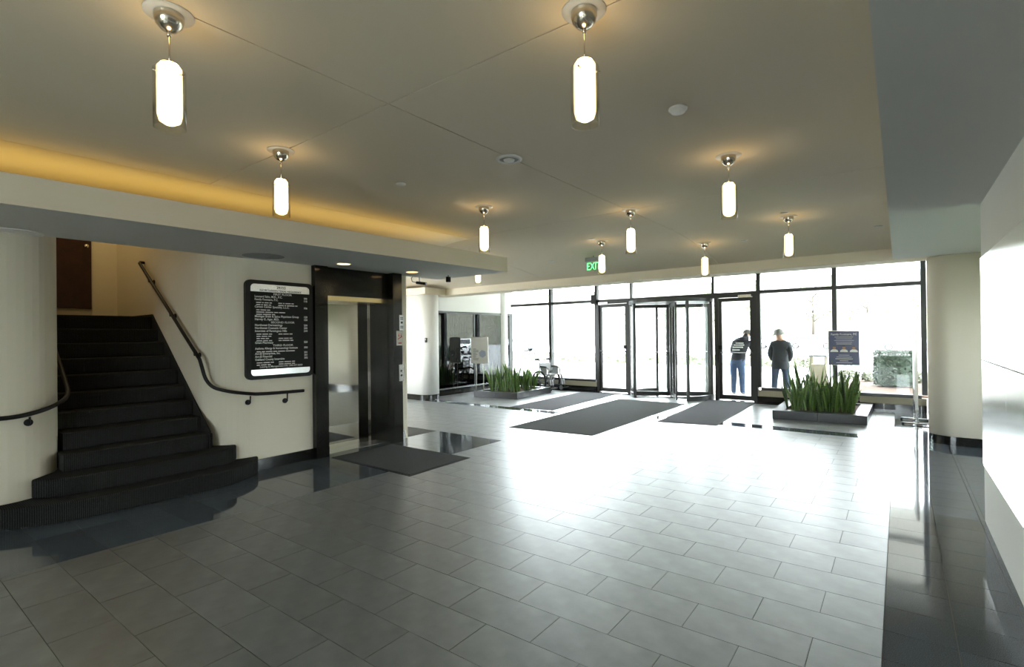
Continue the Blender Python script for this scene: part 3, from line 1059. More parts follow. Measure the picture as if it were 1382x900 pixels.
# ------------------------------------------------------------------ pendants
def make_pendant(loc, label):
    t = thing('pendant_lamp', loc, label, 'lamp', 'pendant lamps hung from the lobby ceiling')
    MB().lathe([(0.0, 0.0), (0.105, 0.0), (0.105, -0.006), (0.0, -0.006)], n=28).build('ceiling_plate', M['plastic'], t)
    c = MB().lathe([(0.062, -0.006), (0.062, -0.03), (0.055, -0.055), (0.035, -0.078), (0.012, -0.088), (0.0, -0.09)], n=24).build('canopy', M['nickel'], t)
    MB().tube([(0, 0, -0.085), (0, 0, -0.11)], 0.010, 8).build('cord_grip', M['nickel'], c)
    MB().tube([(0, 0, -0.105), (0, 0, -0.27)], 0.0035, 6).build('cord', M['nickel'], t)
    sh = MB().lathe([(0.012, -0.248), (0.045, -0.252), (0.052, -0.262), (0.052, -0.485), (0.044, -0.515), (0.02, -0.53), (0.0, -0.533)], n=24).build('inner_shade', M['shade'], t)
    MB().lathe([(0.0, -0.243), (0.038, -0.243), (0.038, -0.252)], n=20).build('socket_glow', M['bulb'], sh)
    og = MB().lathe([(0.0655, -0.275), (0.0675, -0.275), (0.0675, -0.548), (0.0655, -0.548), (0.0655, -0.275)], n=28).build('outer_glass', M['lampglass'], t)
    for a in (0.6, 2.7, 4.8):
        MB().tube([(0.05 * math.cos(a), 0.05 * math.sin(a), -0.295), (0.073 * math.cos(a), 0.073 * math.sin(a), -0.295)], 0.004, 6).build('pin', M['nickel'], og)
    return t


canopies = [((228, 18), 'pendant lamp with frosted glass cylinder at the corner end of the long ceiling joint'),
            ((788, 14), 'pendant lamp with frosted glass cylinder on the crossing joint, on the soffit side'),
            ((379, 203), 'pendant lamp with frosted glass cylinder on the crossing joint, on the canopy slab side'),
            ((983, 210), 'pendant lamp with frosted glass cylinder between the white smoke detector and the soffit edge'),
            ((653, 279), 'pendant lamp with frosted glass cylinder hanging before the end of the canopy slab'),
            ((851, 283), 'pendant lamp with frosted glass cylinder where the two thin ceiling joints cross'),
            ((812, 325), 'pendant lamp with frosted glass cylinder hanging right beside the green exit sign'),
            ((951, 328), 'pendant lamp with frosted glass cylinder hanging closest to the beam over the revolving door'),
            ((1064, 292), 'pendant lamp with frosted glass cylinder towards the window with the blue poster')]
pend0 = None
for (px_, lab) in canopies:
    c = PC(*px_)
    c.z = ceil_z(c.y) - 0.001
    if pend0 is None:
        pend0 = make_pendant(c, lab)
    else:
        dup(pend0, None, c, 0, lab)
dup(pend0, None, (-6.43, 7.32, ZC - 0.001), 0, 'pendant lamp with frosted glass cylinder hanging beyond the end of the canopy slab')

# ------------------------------------------------------------------ ceiling fittings


def disc_thing(name, x, y, r, parts, label, cat, zof=None, z=None, group=None):
    if z is None:
        c = PC(x, y)
        c.z = ceil_z(c.y)
    else:
        c = PZ(x, y, z)
    t = thing(name, c, label, cat, group)
    for nm, prof, m in parts:
        MB().lathe(prof, n=28).build(nm, m, t)
    return t


disc_thing('smoke_detector', 915, 146, .05, [('base', [(0, 0), (0.062, 0), (0.062, -0.012), (0.05, -0.016)], M['plastic']), ('dome', [(0.05, -0.016), (0.046, -0.03), (0.0, -0.034)], M['plastic'])], 'white round smoke detector alone on the plain ceiling panel', 'detector')
disc_thing('ceiling_speaker', 687, 214, .1, [('rim', [(0.0, 0), (0.115, 0), (0.115, -0.01), (0.09, -0.02), (0.085, -0.006)], M['plastic']), ('grille', [(0.085, -0.006), (0.05, -0.012), (0.0, -0.012)], M['vinyl']), ('cone_ring', [(0.05, -0.012), (0.045, -0.022), (0.0, -0.022)], M['plastic'])], 'round ceiling speaker grille on the thin joint line', 'speaker')
sp = [('base', [(0, 0), (0.05, 0), (0.05, -0.008), (0.0, -0.012)], M['plastic'])]
disc_thing('sprinkler_cap', 541, 248, .05, sp, 'small sprinkler cap between slab and ceiling speaker', 'sprinkler')
disc_thing('sprinkler_cap', 799, 322, .05, sp, 'small sprinkler cap beside the exit sign lamp', 'sprinkler')
disc_thing('sprinkler_cap', 1059, 287, .05, sp, 'small sprinkler cap beside the lamp facing the poster window', 'sprinkler')
disc_thing('sprinkler_cap', 1005, 324, .05, sp, 'small sprinkler cap on the curved ceiling before the beam', 'sprinkler')
disc_thing('sprinkler_cap', 745, 352, .05, sp, 'small sprinkler cap on the slab side of the exit sign', 'sprinkler')
disc_thing('sprinkler_cap', 1185, 305, .05, sp, 'small sprinkler cap close to the soffit edge', 'sprinkler')
for (x, y), lab in (((464, 356), 'lit recessed downlight above the elevator doors'), ((556, 367), 'lit recessed downlight near the end of the canopy slab')):
    disc_thing('downlight', x, y, .1, [('trim_ring', [(0.11, 0), (0.11, -0.006), (0.09, -0.006), (0.09, 0.0)], M['plastic']), ('lens', [(0.0, -0.004), (0.09, -0.004)], M['downlight'])], lab, 'light', z=ZS)
disc_thing('downlight', 18, 313, .2, [('trim_ring', [(0.21, 0), (0.21, -0.008), (0.18, -0.008), (0.18, 0.0)], M['plastic']), ('lens', [(0.0, -0.005), (0.18, -0.005)], M['white'])], 'large unlit round ceiling disc above the stair foot', 'light', z=ZS)
disc_thing('round_vent', 356, 345.5, .2, [('trim_ring', [(0.24, 0), (0.24, -0.004), (0.22, -0.006), (0.22, 0.0)], M['vinyl']), ('face', [(0.0, -0.003), (0.22, -0.003)], M['vinyl'])], 'grey round vent in the canopy slab over the directory', 'vent', z=ZS)

# exit sign
p = PC(801, 345)
e0 = PZ(791, 366, 2.93)
es = thing('exit_sign', (p.x, p.y, ceil_z(p.y)), 'green lettered exit sign hanging below the beam', 'exit sign')
MB().tube([(0, 0, 0), (0, 0, -0.05)], 0.012, 8).build('stem', M['vinyl'], es)
MB().box(-0.17, 0.17, -0.025, 0.025, -0.10, -0.03).build('housing', M['vinyl'], es, bevel=0.004)
MB().box(-0.17, 0.17, -0.004, 0.004, -0.28, -0.10).build('glass_plate', M['glass'], es)
text('lettering', 'EXIT', 0.2, M['exitgreen'], (0.0, -0.006, -0.265), ROTY, es, 'CENTER', 0.72, 0.001)

# security camera and black sensor hanging near the canopy end
cc = PZ(566, 374, ZS)
sc_ = thing('security_camera', (-6.75, 6.05, ZS), 'small black security camera on a bracket under the canopy slab', 'camera')
cp = PX(566, 381, -6.45)
sc_.location = (cp.x, min(cp.y, 6.3), ZS)
MB().tube([(0, 0, 0), (0.0, 0.0, -0.08), (0.03, 0.02, -0.11)], 0.008, 8).build('bracket', M['vinyl'], sc_)
MB().tube([(-0.04, -0.04, -0.105), (0.07, 0.07, -0.125)], [0.022, 0.026], 12).build('camera_body', M['black'], sc_)
MB().tube([(0.07, 0.07, -0.125), (0.085, 0.085, -0.128)], 0.028, 12).build('lens_hood', M['vinyl'], sc_)
MB().tube([(-0.04, -0.04, -0.105), (-0.09, -0.08, -0.09), (-0.10, -0.09, -0.03), (-0.08, -0.07, 0)], 0.006, 6).build('cable', M['black'], sc_)
p = PZ(605, 371, ZS)
p = Vector((-6.1, 6.3, 0)) if p.y > 6.35 else p
ss = thing('motion_sensor', (p.x, p.y, ZS), 'small black box sensor hanging from the canopy slab', 'sensor')
MB().tube([(0, 0, 0), (0, 0, -0.03)], 0.008, 8).build('stem', M['black'], ss)
MB().box(-0.03, 0.03, -0.03, 0.03, -0.12, -0.03).build('case', M['black'], ss, bevel=0.006)


p = PY(574, 459, 9.25)
sw_ = thing('wall_switch', (-10.15, 9.203, 1.5), 'small dark thermostat on the white rounded pier', 'switch')
q_ = PY(574, 459, 9.24)
sw_.location = (q_.x, 9.5 - math.sqrt(max(0.0, 0.3 ** 2 - max(0.0, q_.x + 10.2) ** 2)), q_.z - 0.06)
MB().box(-0.03, 0.03, -0.025, 0.01, 0.0, 0.12).build('case', M['black'], sw_, bevel=0.004)
MB().box(-0.02, 0.02, -0.028, -0.025, 0.06, 0.1).build('display', M['vinyl'], sw_)

# ------------------------------------------------------------------ mats
def floor_mat(name, corners, m, label, th=0.009):
    c = sum((Vector(p) for p in corners), Vector((0, 0, 0))) / 4
    t = thing(name, (c.x, c.y, 0), label, 'mat')
    loc = [(p[0] - c.x, p[1] - c.y) for p in corners]
    MB().prism(loc, 0.0005, th * 0.5).build('rubber_edge', M['rubber'], t)
    inn = [(x * (1 - 0.03 / max(0.3, abs(x))), y * (1 - 0.03 / max(0.3, abs(y)))) for x, y in loc]
    MB().prism(inn, th * 0.5, th).build('carpet_pile', m, t)
    return t


def px_corners(pts):
    return [tuple(PZ(x, y)) for x, y in pts]


floor_mat('floor_mat', [(-6.39, 4.09, 0), (-4.74, 4.10, 0), (-4.76, 5.21, 0), (-6.39, 5.17, 0)], M['matcharcoal'], 'charcoal floor mat in front of the elevator')
floor_mat('floor_mat', [(-5.75, 7.36, 0), (-4.1, 7.53, 0), (-4.1, 12.2, 0), (-5.84, 12.2, 0)], M['matcharcoal'], 'long charcoal mat leading to the revolving door')
floor_mat('floor_mat', [(-7.35, 9.45, 0), (-6.2, 9.53, 0), (-6.36, 13.1, 0), (-7.48, 13.1, 0)], M['matgrey'], 'grey runner mat beside the wheelchair side planter')
floor_mat('floor_mat', [(-3.73, 9.43, 0), (-2.68, 9.62, 0), (-2.76, 13.25, 0), (-3.9, 13.2, 0)], M['matgrey'], 'grey runner mat at the swing door beside the blue poster')

# ------------------------------------------------------------------ planters and snake plants


def leaf_mesh(h, w, lean, twist, k):
    mb = MB()
    n = 7
    vs = []
    for i in range(n + 1):
        t = i / n
        ww = w * (0.55 + 0.75 * t) if t < 0.55 else w * (0.96 * (1 - ((t - 0.55) / 0.45) ** 2.2) + 0.02)
        a = twist * t
        cx = lean * t * t
        z = h * t
        dx, dy = math.cos(a) * ww / 2, math.sin(a) * ww / 2
        fx, fy = -math.sin(a) * ww * 0.18, math.cos(a) * ww * 0.18
        vs += [(cx - dx + fx, -dy + fy, z), (cx, 0, z), (cx + dx + fx, dy + fy, z)]
    fs = []
    for i in range(n):
        a = 3 * i
        fs += [(a, a + 1, a + 4, a + 3), (a + 1, a + 2, a + 5, a + 4)]
    mb.add(vs, fs, True)
    o = mb.build('leaf', M['leaf'])
    me = o.data
    bpy.data.objects.remove(o)
    return me


LEAVES = [leaf_mesh(random.uniform(0.55, 0.9), random.uniform(0.04, 0.062), random.uniform(0.01, 0.10), random.uniform(-0.9, 0.9), k) for k in range(14)]


def planter(corners, label, hz, wall, plants, plabel, pgroup):
    c = sum((Vector((*p, 0)) for p in corners), Vector((0, 0, 0))) / 4
    t = thing('planter_box', (c.x, c.y, 0), label, 'planter')
    P = [Vector((p[0] - c.x, p[1] - c.y)) for p in corners]
    # inner ring
    I = []
    for i in range(4):
        a, b, d = P[i - 1], P[i], P[(i + 1) % 4]
        u = (a - b).normalized() * wall + (d - b).normalized() * wall
        I.append(b + u)
    for i in range(4):
        j = (i + 1) % 4
        n = max(1, round((P[j] - P[i]).length / 0.62))
        for k in range(n):
            a0, a1 = (k + 0.004) / n, (k + 1 - 0.004) / n
            q = [P[i].lerp(P[j], a0), P[i].lerp(P[j], a1), I[i].lerp(I[j], a1), I[i].lerp(I[j], a0)]
            MB().prism([tuple(v) for v in q], 0, hz).build('kerb_stone', M['blackstone2'], t)
    MB().prism([tuple(v) for v in I], 0.0, hz - 0.03).build('mulch', M['soil'], t)
    # bark chips
    mb = MB()
    for _ in range(240):
        u, v = random.random(), random.random()
        p = I[0].lerp(I[1], u).lerp(I[3].lerp(I[2], u), v)
        r = random.uniform(0.012, 0.03)
        a = random.uniform(0, 6)
        mb.add([(p.x + r * math.cos(a + k * 2.1), p.y + r * math.sin(a + k * 2.1), hz - 0.028 + random.uniform(0, 0.02)) for k in range(3)], [(0, 1, 2)])
    o = mb.build('bark_chips', M['soil'], t)
    o['kind'] = 'stuff'
    for (u, v, nl, hs) in plants:
        p = I[0].lerp(I[1], u).lerp(I[3].lerp(I[2], u), v)
        pl = thing('snake_plant', (c.x + p.x, c.y + p.y, hz - 0.03), plabel, 'plant', pgroup, rotz=random.uniform(0, 6))
        for _ in range(nl):
            a = random.uniform(0, 2 * PI)
            r = random.uniform(0.0, 0.15)
            s = hs * random.uniform(0.5, 1.15)
            tilt = random.uniform(0.0, 0.4)
            o = inst('leaf', random.choice(LEAVES), pl, (r * math.cos(a), r * math.sin(a), 0), (0, 0, 0), (1.0, 1.0, s))
            o.rotation_euler = (random.uniform(-0.13, 0.13), tilt * 0.6, a)
    return t


M['blackstone2'] = mat('planter_granite', (0.012, 0.013, 0.014), 0.3, spec=0.4, noise=0.5, nscale=180, detail=2)


def grid_plants(nu, nv, u0, u1, v0, v1, nl, hs):
    out = []
    for i in range(nu):
        for j in range(nv):
            u = u0 + (u1 - u0) * (i + 0.5) / nu + random.uniform(-0.04, 0.04)
            v = v0 + (v1 - v0) * (j + 0.5) / nv + random.uniform(-0.04, 0.04)
            out.append((u, v, nl + random.randint(-2, 2), hs * random.uniform(0.9, 1.1)))
    return out


planter([(-2.0, 10.98), (-0.48, 11.12), (-0.46, 13.08), (-2.06, 12.95)], 'low black granite planter box below the blue poster', 0.17, 0.2,
        grid_plants(4, 3, 0.04, 0.97, 0.05, 0.85, 21, 1.0), 'dark green snake plant clump in the planter by the blue poster', 'snake plants in the planter by the poster')
planter([(-9.38, 10.45), (-8.05, 10.68), (-8.12, 12.42), (-9.45, 12.3)], 'low black granite planter box beside the wheelchair', 0.17, 0.14,
        grid_plants(3, 3, 0.04, 0.96, 0.06, 0.95, 20, 1.0), 'green snake plant clump in the planter by the wheelchair', 'snake plants in the planter by the wheelchair')

# ------------------------------------------------------------------ sign stands
a = PY(1118, 447, 13.2)
b = PY(1160, 493, 13.2)
ps = thing('poster_stand', ((a.x + b.x) / 2, 13.26, 0), 'navy poster with three portraits on a slim chrome stand', 'sign')
hw = (b.x - a.x) / 2
z0, z1 = b.z, a.z
MB().box(-hw, hw, -0.008, 0.008, z0, z1).build('poster', M['navy'], ps)
fm = MB()
fm.box(-hw - 0.012, -hw, -0.012, 0.012, z0 - 0.012, z1 + 0.012).box(hw, hw + 0.012, -0.012, 0.012, z0 - 0.012, z1 + 0.012)
fm.box(-hw, hw, -0.012, 0.012, z0 - 0.012, z0).box(-hw, hw, -0.012, 0.012, z1, z1 + 0.012)
fm.build('poster_frame', M['chrome'], ps)
for s in (-1, 1):
    MB().box(s * (hw - 0.02) - 0.012, s * (hw - 0.02) + 0.012, -0.01, 0.01, 0.03, z0 - 0.01).build('leg', M['chrome'], ps)
    MB().box(s * (hw - 0.02) - 0.015, s * (hw - 0.02) + 0.015, -0.09, 0.09, 0.0, 0.03).build('foot', M['chrome'], ps)
ph = z1 - z0
text('lettering', 'Family Footcare, PC', 0.062, M['lettering'], (0, -0.010, z1 - 0.09), ROTY, ps, 'CENTER', 0.95, 0.001)
for i, (s, w) in enumerate(((0.022, 0.34), (0.018, 0.3), (0.018, 0.36), (0.018, 0.3), (0.024, 0.28))):
    MB().box(-w / 2, w / 2, -0.0095, -0.008, z1 - 0.135 - 0.038 * i, z1 - 0.135 - 0.038 * i + s * 0.4).build('print_line', M['lettering'], ps)
for i, (s, w) in enumerate(((0.02, 0.2), (0.02, 0.28), (0.028, 0.32), (0.02, 0.16), (0.02, 0.3))):
    MB().box(-w / 2, w / 2, -0.0095, -0.008, z0 + 0.21 - 0.042 * i, z0 + 0.21 - 0.042 * i + s * 0.45).build('print_line', M['lettering'], ps)
for i in (-1, 0, 1):
    cx, cz = i * 0.18, z0 + ph * 0.38
    po = MB().prism_axis([(cx - 0.075, cz), (cx - 0.068, cz + 0.035), (cx - 0.03, cz + 0.06), (cx + 0.03, cz + 0.06), (cx + 0.068, cz + 0.035), (cx + 0.075, cz)], -0.0095, -0.008, 'y').build('portrait_coat', M['paper'], ps)
    MB().prism_axis([(cx + 0.03 * math.cos(t * PI / 6), cz + 0.095 + 0.04 * math.sin(t * PI / 6)) for t in range(12)], -0.0105, -0.0095, 'y').build('portrait_face', M['skin'], po)
    MB().prism_axis([(cx + 0.032 * math.cos(t * PI / 6), cz + 0.118 + 0.024 * math.sin(t * PI / 6)) for t in range(7)], -0.0110, -0.0104, 'y').build('portrait_hair', M['hair'], po)

# white notice board near the tinted glass
a = PX(637, 455, -9.85)
p0 = PZ(646, 529)
ws = thing('notice_stand', (-9.85, 11.25, 0), 'white notice board on two thin legs before the tinted glass', 'sign', rotz=math.radians(12))
MB().box(-0.28, 0.28, -0.012, 0.012, 0.88, 1.66).build('board', M['paper'], ws)
for i in range(9):
    w = random.uniform(0.1, 0.2)
    MB().box(-0.22, -0.22 + w, -0.0135, -0.012, 1.30 - 0.04 * i, 1.315 - 0.04 * i).build('print_line', M['vinyl'], ws)
MB().prism_axis([(-0.02, 1.2), (0.08, 1.28), (0.2, 1.24), (0.22, 1.12), (0.1, 1.05), (0.0, 1.1)], -0.0135, -0.012, 'y').build('printed_picture', mat('pale_blue_print', (0.5, 0.55, 0.68), 0.6), ws)
for s in (-1, 1):
    MB().tube([(s * 0.12, 0, 0.02), (s * 0.12, 0, 0.9)], 0.012, 8).build('leg', M['white'], ws)
    MB().box(s * 0.12 - 0.02, s * 0.12 + 0.02, -0.18, 0.18, 0.0, 0.02).build('foot', M['white'], ws)

# edge-on stand beside the right pier
p = PZ(1240, 568)
es2 = thing('display_stand', (0.22, 11.95, 0), 'tall chrome display stand seen edge on by the pier', 'sign', rotz=math.radians(92))
MB().box(-0.30, 0.30, -0.02, 0.02, 0.62, 1.7).build('board', M['paper'], es2)
for s in (-1, 1):
    MB().box(s * 0.31 - 0.012, s * 0.31 + 0.012, -0.022, 0.022, 0.03, 1.72).build('post', M['chrome'], es2)
    f_ = MB().tube([(s * 0.31, -0.2, 0.03), (s * 0.31, 0.2, 0.03)], 0.016, 8).build('foot', M['chrome'], es2)
    for q in (-0.2, 0.2):
        MB().tube([(s * 0.31, q, 0.0), (s * 0.31, q, 0.03)], 0.02, 8).build('foot_pad', M['rubber'], f_)

# ------------------------------------------------------------------ wheelchair
wc = thing('wheelchair', (-8.52, 12.95, 0), 'wheelchair with chrome frame standing by the window', 'wheelchair', rotz=math.radians(-14))
M['wcframe'] = mat('wheelchair_steel', (0.10, 0.105, 0.11), 0.35, metal=0.3)
CH, RB = M['wcframe'], M['rubber']
for s in (-1, 1):
    y = s * 0.29
    wheel = MB().tube([(-0.15 + 0.295 * math.cos(t * PI / 16), y, 0.305 + 0.285 * math.sin(t * PI / 16)) for t in range(32)], 0.028, 8, closed=True).build('rear_wheel', RB, wc)
    MB().tube([(-0.15 + 0.255 * math.cos(t * PI / 16), y + s * 0.03, 0.305 + 0.255 * math.sin(t * PI / 16)) for t in range(32)], 0.008, 6, closed=True).build('hand_rim', CH, wheel)
    sp_ = MB()
    for t in range(12):
        a = t * PI / 6
        sp_.tube([(-0.15, y, 0.305), (-0.15 + 0.285 * math.cos(a), y, 0.305 + 0.285 * math.sin(a))], 0.004, 5)
    sp_.tube([(-0.15, y - 0.03, 0.305), (-0.15, y + 0.03, 0.305)], 0.03, 10)
    sp_.build('spokes', CH, wheel)
    y = s * 0.235
    fr_ = MB()
    fr_.tube(smooth_path([(-0.32, y, 0.95), (-0.20, y, 0.96), (-0.18, y, 0.85), (-0.17, y, 0.5), (-0.17, y, 0.15)], 2), 0.017, 8)
    fr_.tube([(-0.17, y, 0.5), (0.28, y, 0.5), (0.32, y, 0.44), (0.36, y, 0.25)], 0.017, 8)
    fr_.tube([(-0.17, y, 0.18), (0.26, y, 0.18), (0.28, y, 0.5)], 0.017, 8)
    fr_.tube(smooth_path([(-0.17, y, 0.72), (0.15, y, 0.72), (0.22, y, 0.66), (0.24, y, 0.5)], 2), 0.016, 8)
    fr_.build('side_frame', CH, wc)
    MB().tube([(-0.38, y, 0.946), (-0.22, y, 0.955)], 0.027, 10).build('push_handle', M['black'], wc)
    MB().box(-0.14, 0.12, y - 0.025, y + 0.025, 0.73, 0.755).build('arm_pad', M['black'], wc, bevel=0.008)
    MB().box(-0.12, 0.14, y - 0.004, y + 0.004, 0.52, 0.70).build('side_guard', M['vinyl'], wc)
    cw = MB().tube([(0.27 + 0.085 * math.cos(t * PI / 10), y, 0.1 + 0.085 * math.sin(t * PI / 10)) for t in range(20)], 0.015, 8, closed=True).build('caster_wheel', RB, wc)
    MB().tube([(0.27, y - 0.012, 0.1), (0.27, y + 0.012, 0.1)], 0.07, 14).build('caster_hub', M['vinyl'], cw)
    MB().tube([(0.27, y, 0.1), (0.27, y + 0.03, 0.12), (0.26, y, 0.22)], 0.010, 6).build('caster_fork', CH, cw)
    MB().tube([(0.36, y, 0.25), (0.46, y * 0.95, 0.12)], 0.010, 8).build('leg_rest_tube', CH, wc)
    MB().prism_axis([(0.40, 0.10), (0.54, 0.13), (0.545, 0.145), (0.405, 0.115)], y - 0.09, y + 0.06, 'y').build('foot_plate', M['vinyl'], wc)
    MB().prism_axis([(0.36, 0.20), (0.375, 0.20), (0.345, 0.36), (0.33, 0.36)], y - 0.07, y + 0.07, 'y').build('calf_pad', M['vinyl'], wc)
MB().box(-0.17, 0.27, -0.22, 0.22, 0.495, 0.515).build('seat', M['vinyl'], wc, bevel=0.006)
MB().box(-0.19, -0.175, -0.225, 0.225, 0.62, 0.84).build('backrest', M['seatvinyl'], wc, bevel=0.005)
xb = MB()
xb.tube([(0.0, -0.22, 0.19), (0.0, 0.22, 0.48)], 0.016, 8)
xb.tube([(0.03, 0.22, 0.19), (0.03, -0.22, 0.48)], 0.016, 8)
xb.build('cross_brace', CH, wc)

# ------------------------------------------------------------------ outdoors
struct('ground_paving', MB().box(-30, 30, YW, 21.5, -0.25, -0.02), M['concrete'], 'pale concrete paving outside the entrance')
struct('ground_lot', MB().box(-160, 120, 21.5, 75, -0.3, -0.1), M['asphalt'], 'pale asphalt car park beyond the entrance')
mb = MB()
mb.add([(-200, 75, -0.2), (160, 75, -0.2), (160, 105, 8), (-200, 105, 8), (160, 160, 17), (-200, 160, 17)], [(0, 1, 2, 3), (3, 2, 4, 5)])
struct('ground_bank', mb, M['hill'], 'grassy wooded bank rising behind the car park')
struct('ground_lawn', MB().box(3.8, 60, -4.4, YW, -0.3, -0.03), M['grass'], 'green lawn outside the side entrance')
struct('ground_terrace', MB().box(-40, 30, -60, -4.4, -0.3, -0.02), M['concrete'], 'pale terrace outside the added rear window')
struct('ground_bed', MB().box(-1.3, 6.5, 16.6, 21.4, -0.02, 0.03), M['soil'], 'mulched planting bed outside the window')
# entrance canopy
cn = thing('entrance_canopy', (-3.5, 17.5, 0), 'pale flat canopy roof on round columns over the outside walk', 'canopy')
MB().box(-6.0, 6.2, -3.75, 3.8, 3.95, 4.5).build('roof_slab', M['white'], cn)
for x in (-5.6, 5.5):
    MB().lathe([(0.36, -0.02), (0.36, 3.95)], n=28).build('canopy_column', M['white'], cn, (x, 3.2, 0))


def leaf_cloud(name, parent, m, center, rad, n, size, box=False):
    mb = MB()
    for _ in range(n):
        if box:
            p = [random.uniform(-1, 1) for _ in range(3)]
            ax = random.randrange(3)
            if random.random() < 0.75:
                p[ax] = (1 if random.random() < 0.6 or ax == 2 else -1) * random.uniform(0.9, 1.06)
        else:
            while True:
                p = [random.uniform(-1, 1) for _ in range(3)]
                if 0.2 < sum(q * q for q in p) < 1:
                    break
        c = Vector((center[0] + p[0] * rad[0], center[1] + p[1] * rad[1], center[2] + p[2] * rad[2]))
        u = Vector((random.gauss(0, 1), random.gauss(0, 1), random.gauss(0, 1))).normalized()
        v = u.orthogonal().normalized()
        s = size * random.uniform(0.6, 1.3)
        mb.add([c - u * s, c + v * s * 0.5, c + u * s, c - v * s * 0.5], [(0, 1, 2, 3)])
    o = mb.build(name, m, parent)
    o['kind'] = 'stuff'
    return o


# clipped bush outside
bu = thing('clipped_bush', (-0.15, 19.0, 0.03), 'dark green clipped bush on the mulch outside the window', 'bush')
MB().prism([(0.42 * math.cos(t * PI / 8), 0.42 * math.sin(t * PI / 8)) for t in range(16)], 0.05, 0.95).build('inner_mass', M['foliage'], bu)
leaf_cloud('foliage', bu, M['foliage'], (0, 0, 0.54), (0.47, 0.45, 0.50), 2200, 0.05, True)
for i in range(5):
    x = -1.4 + 0.66 * i
    if abs(x + 0.15) < 0.5:
        continue
    sb_ = thing('groundcover_shrub', (x, 20.6, 0.02), 'low pale green shrub in the row behind the clipped bush', 'shrub', 'low shrubs behind the bush')
    leaf_cloud('foliage', sb_, M['foliage_pale'], (0, 0, 0.18), (0.34, 0.3, 0.2), 420, 0.05)
hg = thing('low_hedge', (-13.5, 29.5, -0.1), 'long low pale hedge across the car park edge', 'hedge')
MB().box(-9, 9.5, -0.35, 0.35, 0, 0.45).build('inner_mass', M['foliage_pale'], hg)
leaf_cloud('foliage', hg, M['foliage_pale'], (0, 0, 0.26), (9.5, 0.42, 0.28), 6000, 0.08, True)
hg2 = thing('low_hedge', (9.0, 26.0, -0.1), 'thick green hedge reflected in the tinted glass', 'hedge')
MB().box(-3.6, 3.6, -0.6, 0.6, 0, 1.0).build('inner_mass', M['foliage'], hg2)
leaf_cloud('foliage', hg2, M['foliage'], (0, 0, 0.55), (3.8, 0.7, 0.55), 4500, 0.09, True)
# litter bins by the entrance
for (px_, Y, lab) in ((747, 15.6, 'beige litter bin outside behind the wheelchair'), (1105, 15.8, 'beige litter bin outside behind the navy poster')):
    p = PY(px_, 500, Y)
    lb = thing('litter_bin', (p.x, Y, -0.02), lab, 'bin')
    MB().box(-0.2, 0.2, -0.2, 0.2, 0, 0.85).build('bin_body', M['beige'], lb, bevel=0.02)
    for sx in (-1, 1):
        for sy in (-1, 1):
            MB().box(sx * 0.17 - 0.02, sx * 0.17 + 0.02, sy * 0.17 - 0.02, sy * 0.17 + 0.02, 0.85, 1.05).build('lid_post', M['beige'], lb)
    MB().box(-0.21, 0.21, -0.21, 0.21, 1.05, 1.10).build('lid', M['vinyl'], lb, bevel=0.015)


# cars
def car(loc, rotz, m, label, suv=False):
    t = thing('parked_car', loc, label, 'car', rotz=rotz)
    hgt = 0.28 if suv else 0.0
    prof = [(-2.2, 0.35), (2.2, 0.35), (2.25, 0.62), (2.15, 0.85 + hgt), (1.1, 1.0 + hgt), (-1.9, 1.02 + hgt), (-2.25, 0.95 + hgt), (-2.28, 0.6)]
    MB().prism_axis(prof, -0.88, 0.88, 'y').build('body', m, t, bevel=0.06)
    cab = [(1.15, 0.98 + hgt), (0.45, 1.48 + hgt * 1.2), (-1.2 - hgt * 2, 1.52 + hgt * 1.2), (-1.95, 1.0 + hgt)]
    mb = MB()
    n = 4
    vs = [(x, s * (0.82 - (0.14 if z > 1.2 + hgt else 0)), z) for s in (-1, 1) for x, z in cab]
    mb.add(vs, [(0, 1, 2, 3), (7, 6, 5, 4), (0, 4, 5, 1), (1, 5, 6, 2), (2, 6, 7, 3), (3, 7, 4, 0)])
    cbo = mb.build('cabin', m, t)
    g = MB()
    for s in (-1, 1):
        y0 = s * 0.828
        y1 = s * 0.70
        zt = 1.42 + hgt * 1.1
        for x0, x1, xt0, xt1 in ((0.92, 0.0, 0.42, 0.0), (-0.08, -1.0, -0.08, -0.95), (-1.08, -1.7, -1.03, -1.2 - hgt)):
            g.add([(x0, y0, 1.04 + hgt), (x1, y0, 1.04 + hgt), (xt1, y1, zt), (xt0, y1, zt)], [(0, 1, 2, 3)])
    g.add([(1.10, -0.72, 1.04 + hgt), (1.10, 0.72, 1.04 + hgt), (0.52, 0.62, 1.44 + hgt * 1.15), (0.52, -0.62, 1.44 + hgt * 1.15)], [(0, 1, 2, 3)])
    g.add([(-1.97, -0.72, 1.06 + hgt), (-1.97, 0.72, 1.06 + hgt), (-1.3 - hgt * 2, 0.62, 1.5 + hgt), (-1.3 - hgt * 2, -0.62, 1.5 + hgt)], [(0, 1, 2, 3)])
    g.build('windows', M['carglass'], cbo)
    for x in (-1.4, 1.4):
        for s in (-1, 1):
            w = MB().tube([(x, s * 0.70, 0.33), (x, s * 0.90, 0.33)], 0.33, 18).build('wheel', M['rubber'], t)
            MB().tube([(x, s * 0.90, 0.33), (x, s * 0.91, 0.33)], 0.2, 14).build('hub_cap', M['steel'], w)
    for s in (-1, 1):
        MB().box(2.17, 2.26, s * 0.6 - 0.18, s * 0.6 + 0.18, 0.68 + hgt * 0.6, 0.82 + hgt * 0.6).build('headlight', M['carglass'], t)
    MB().box(2.2, 2.275, -0.38, 0.38, 0.5, 0.78 + hgt * 0.5).build('grille', M['black'], t)
    return t


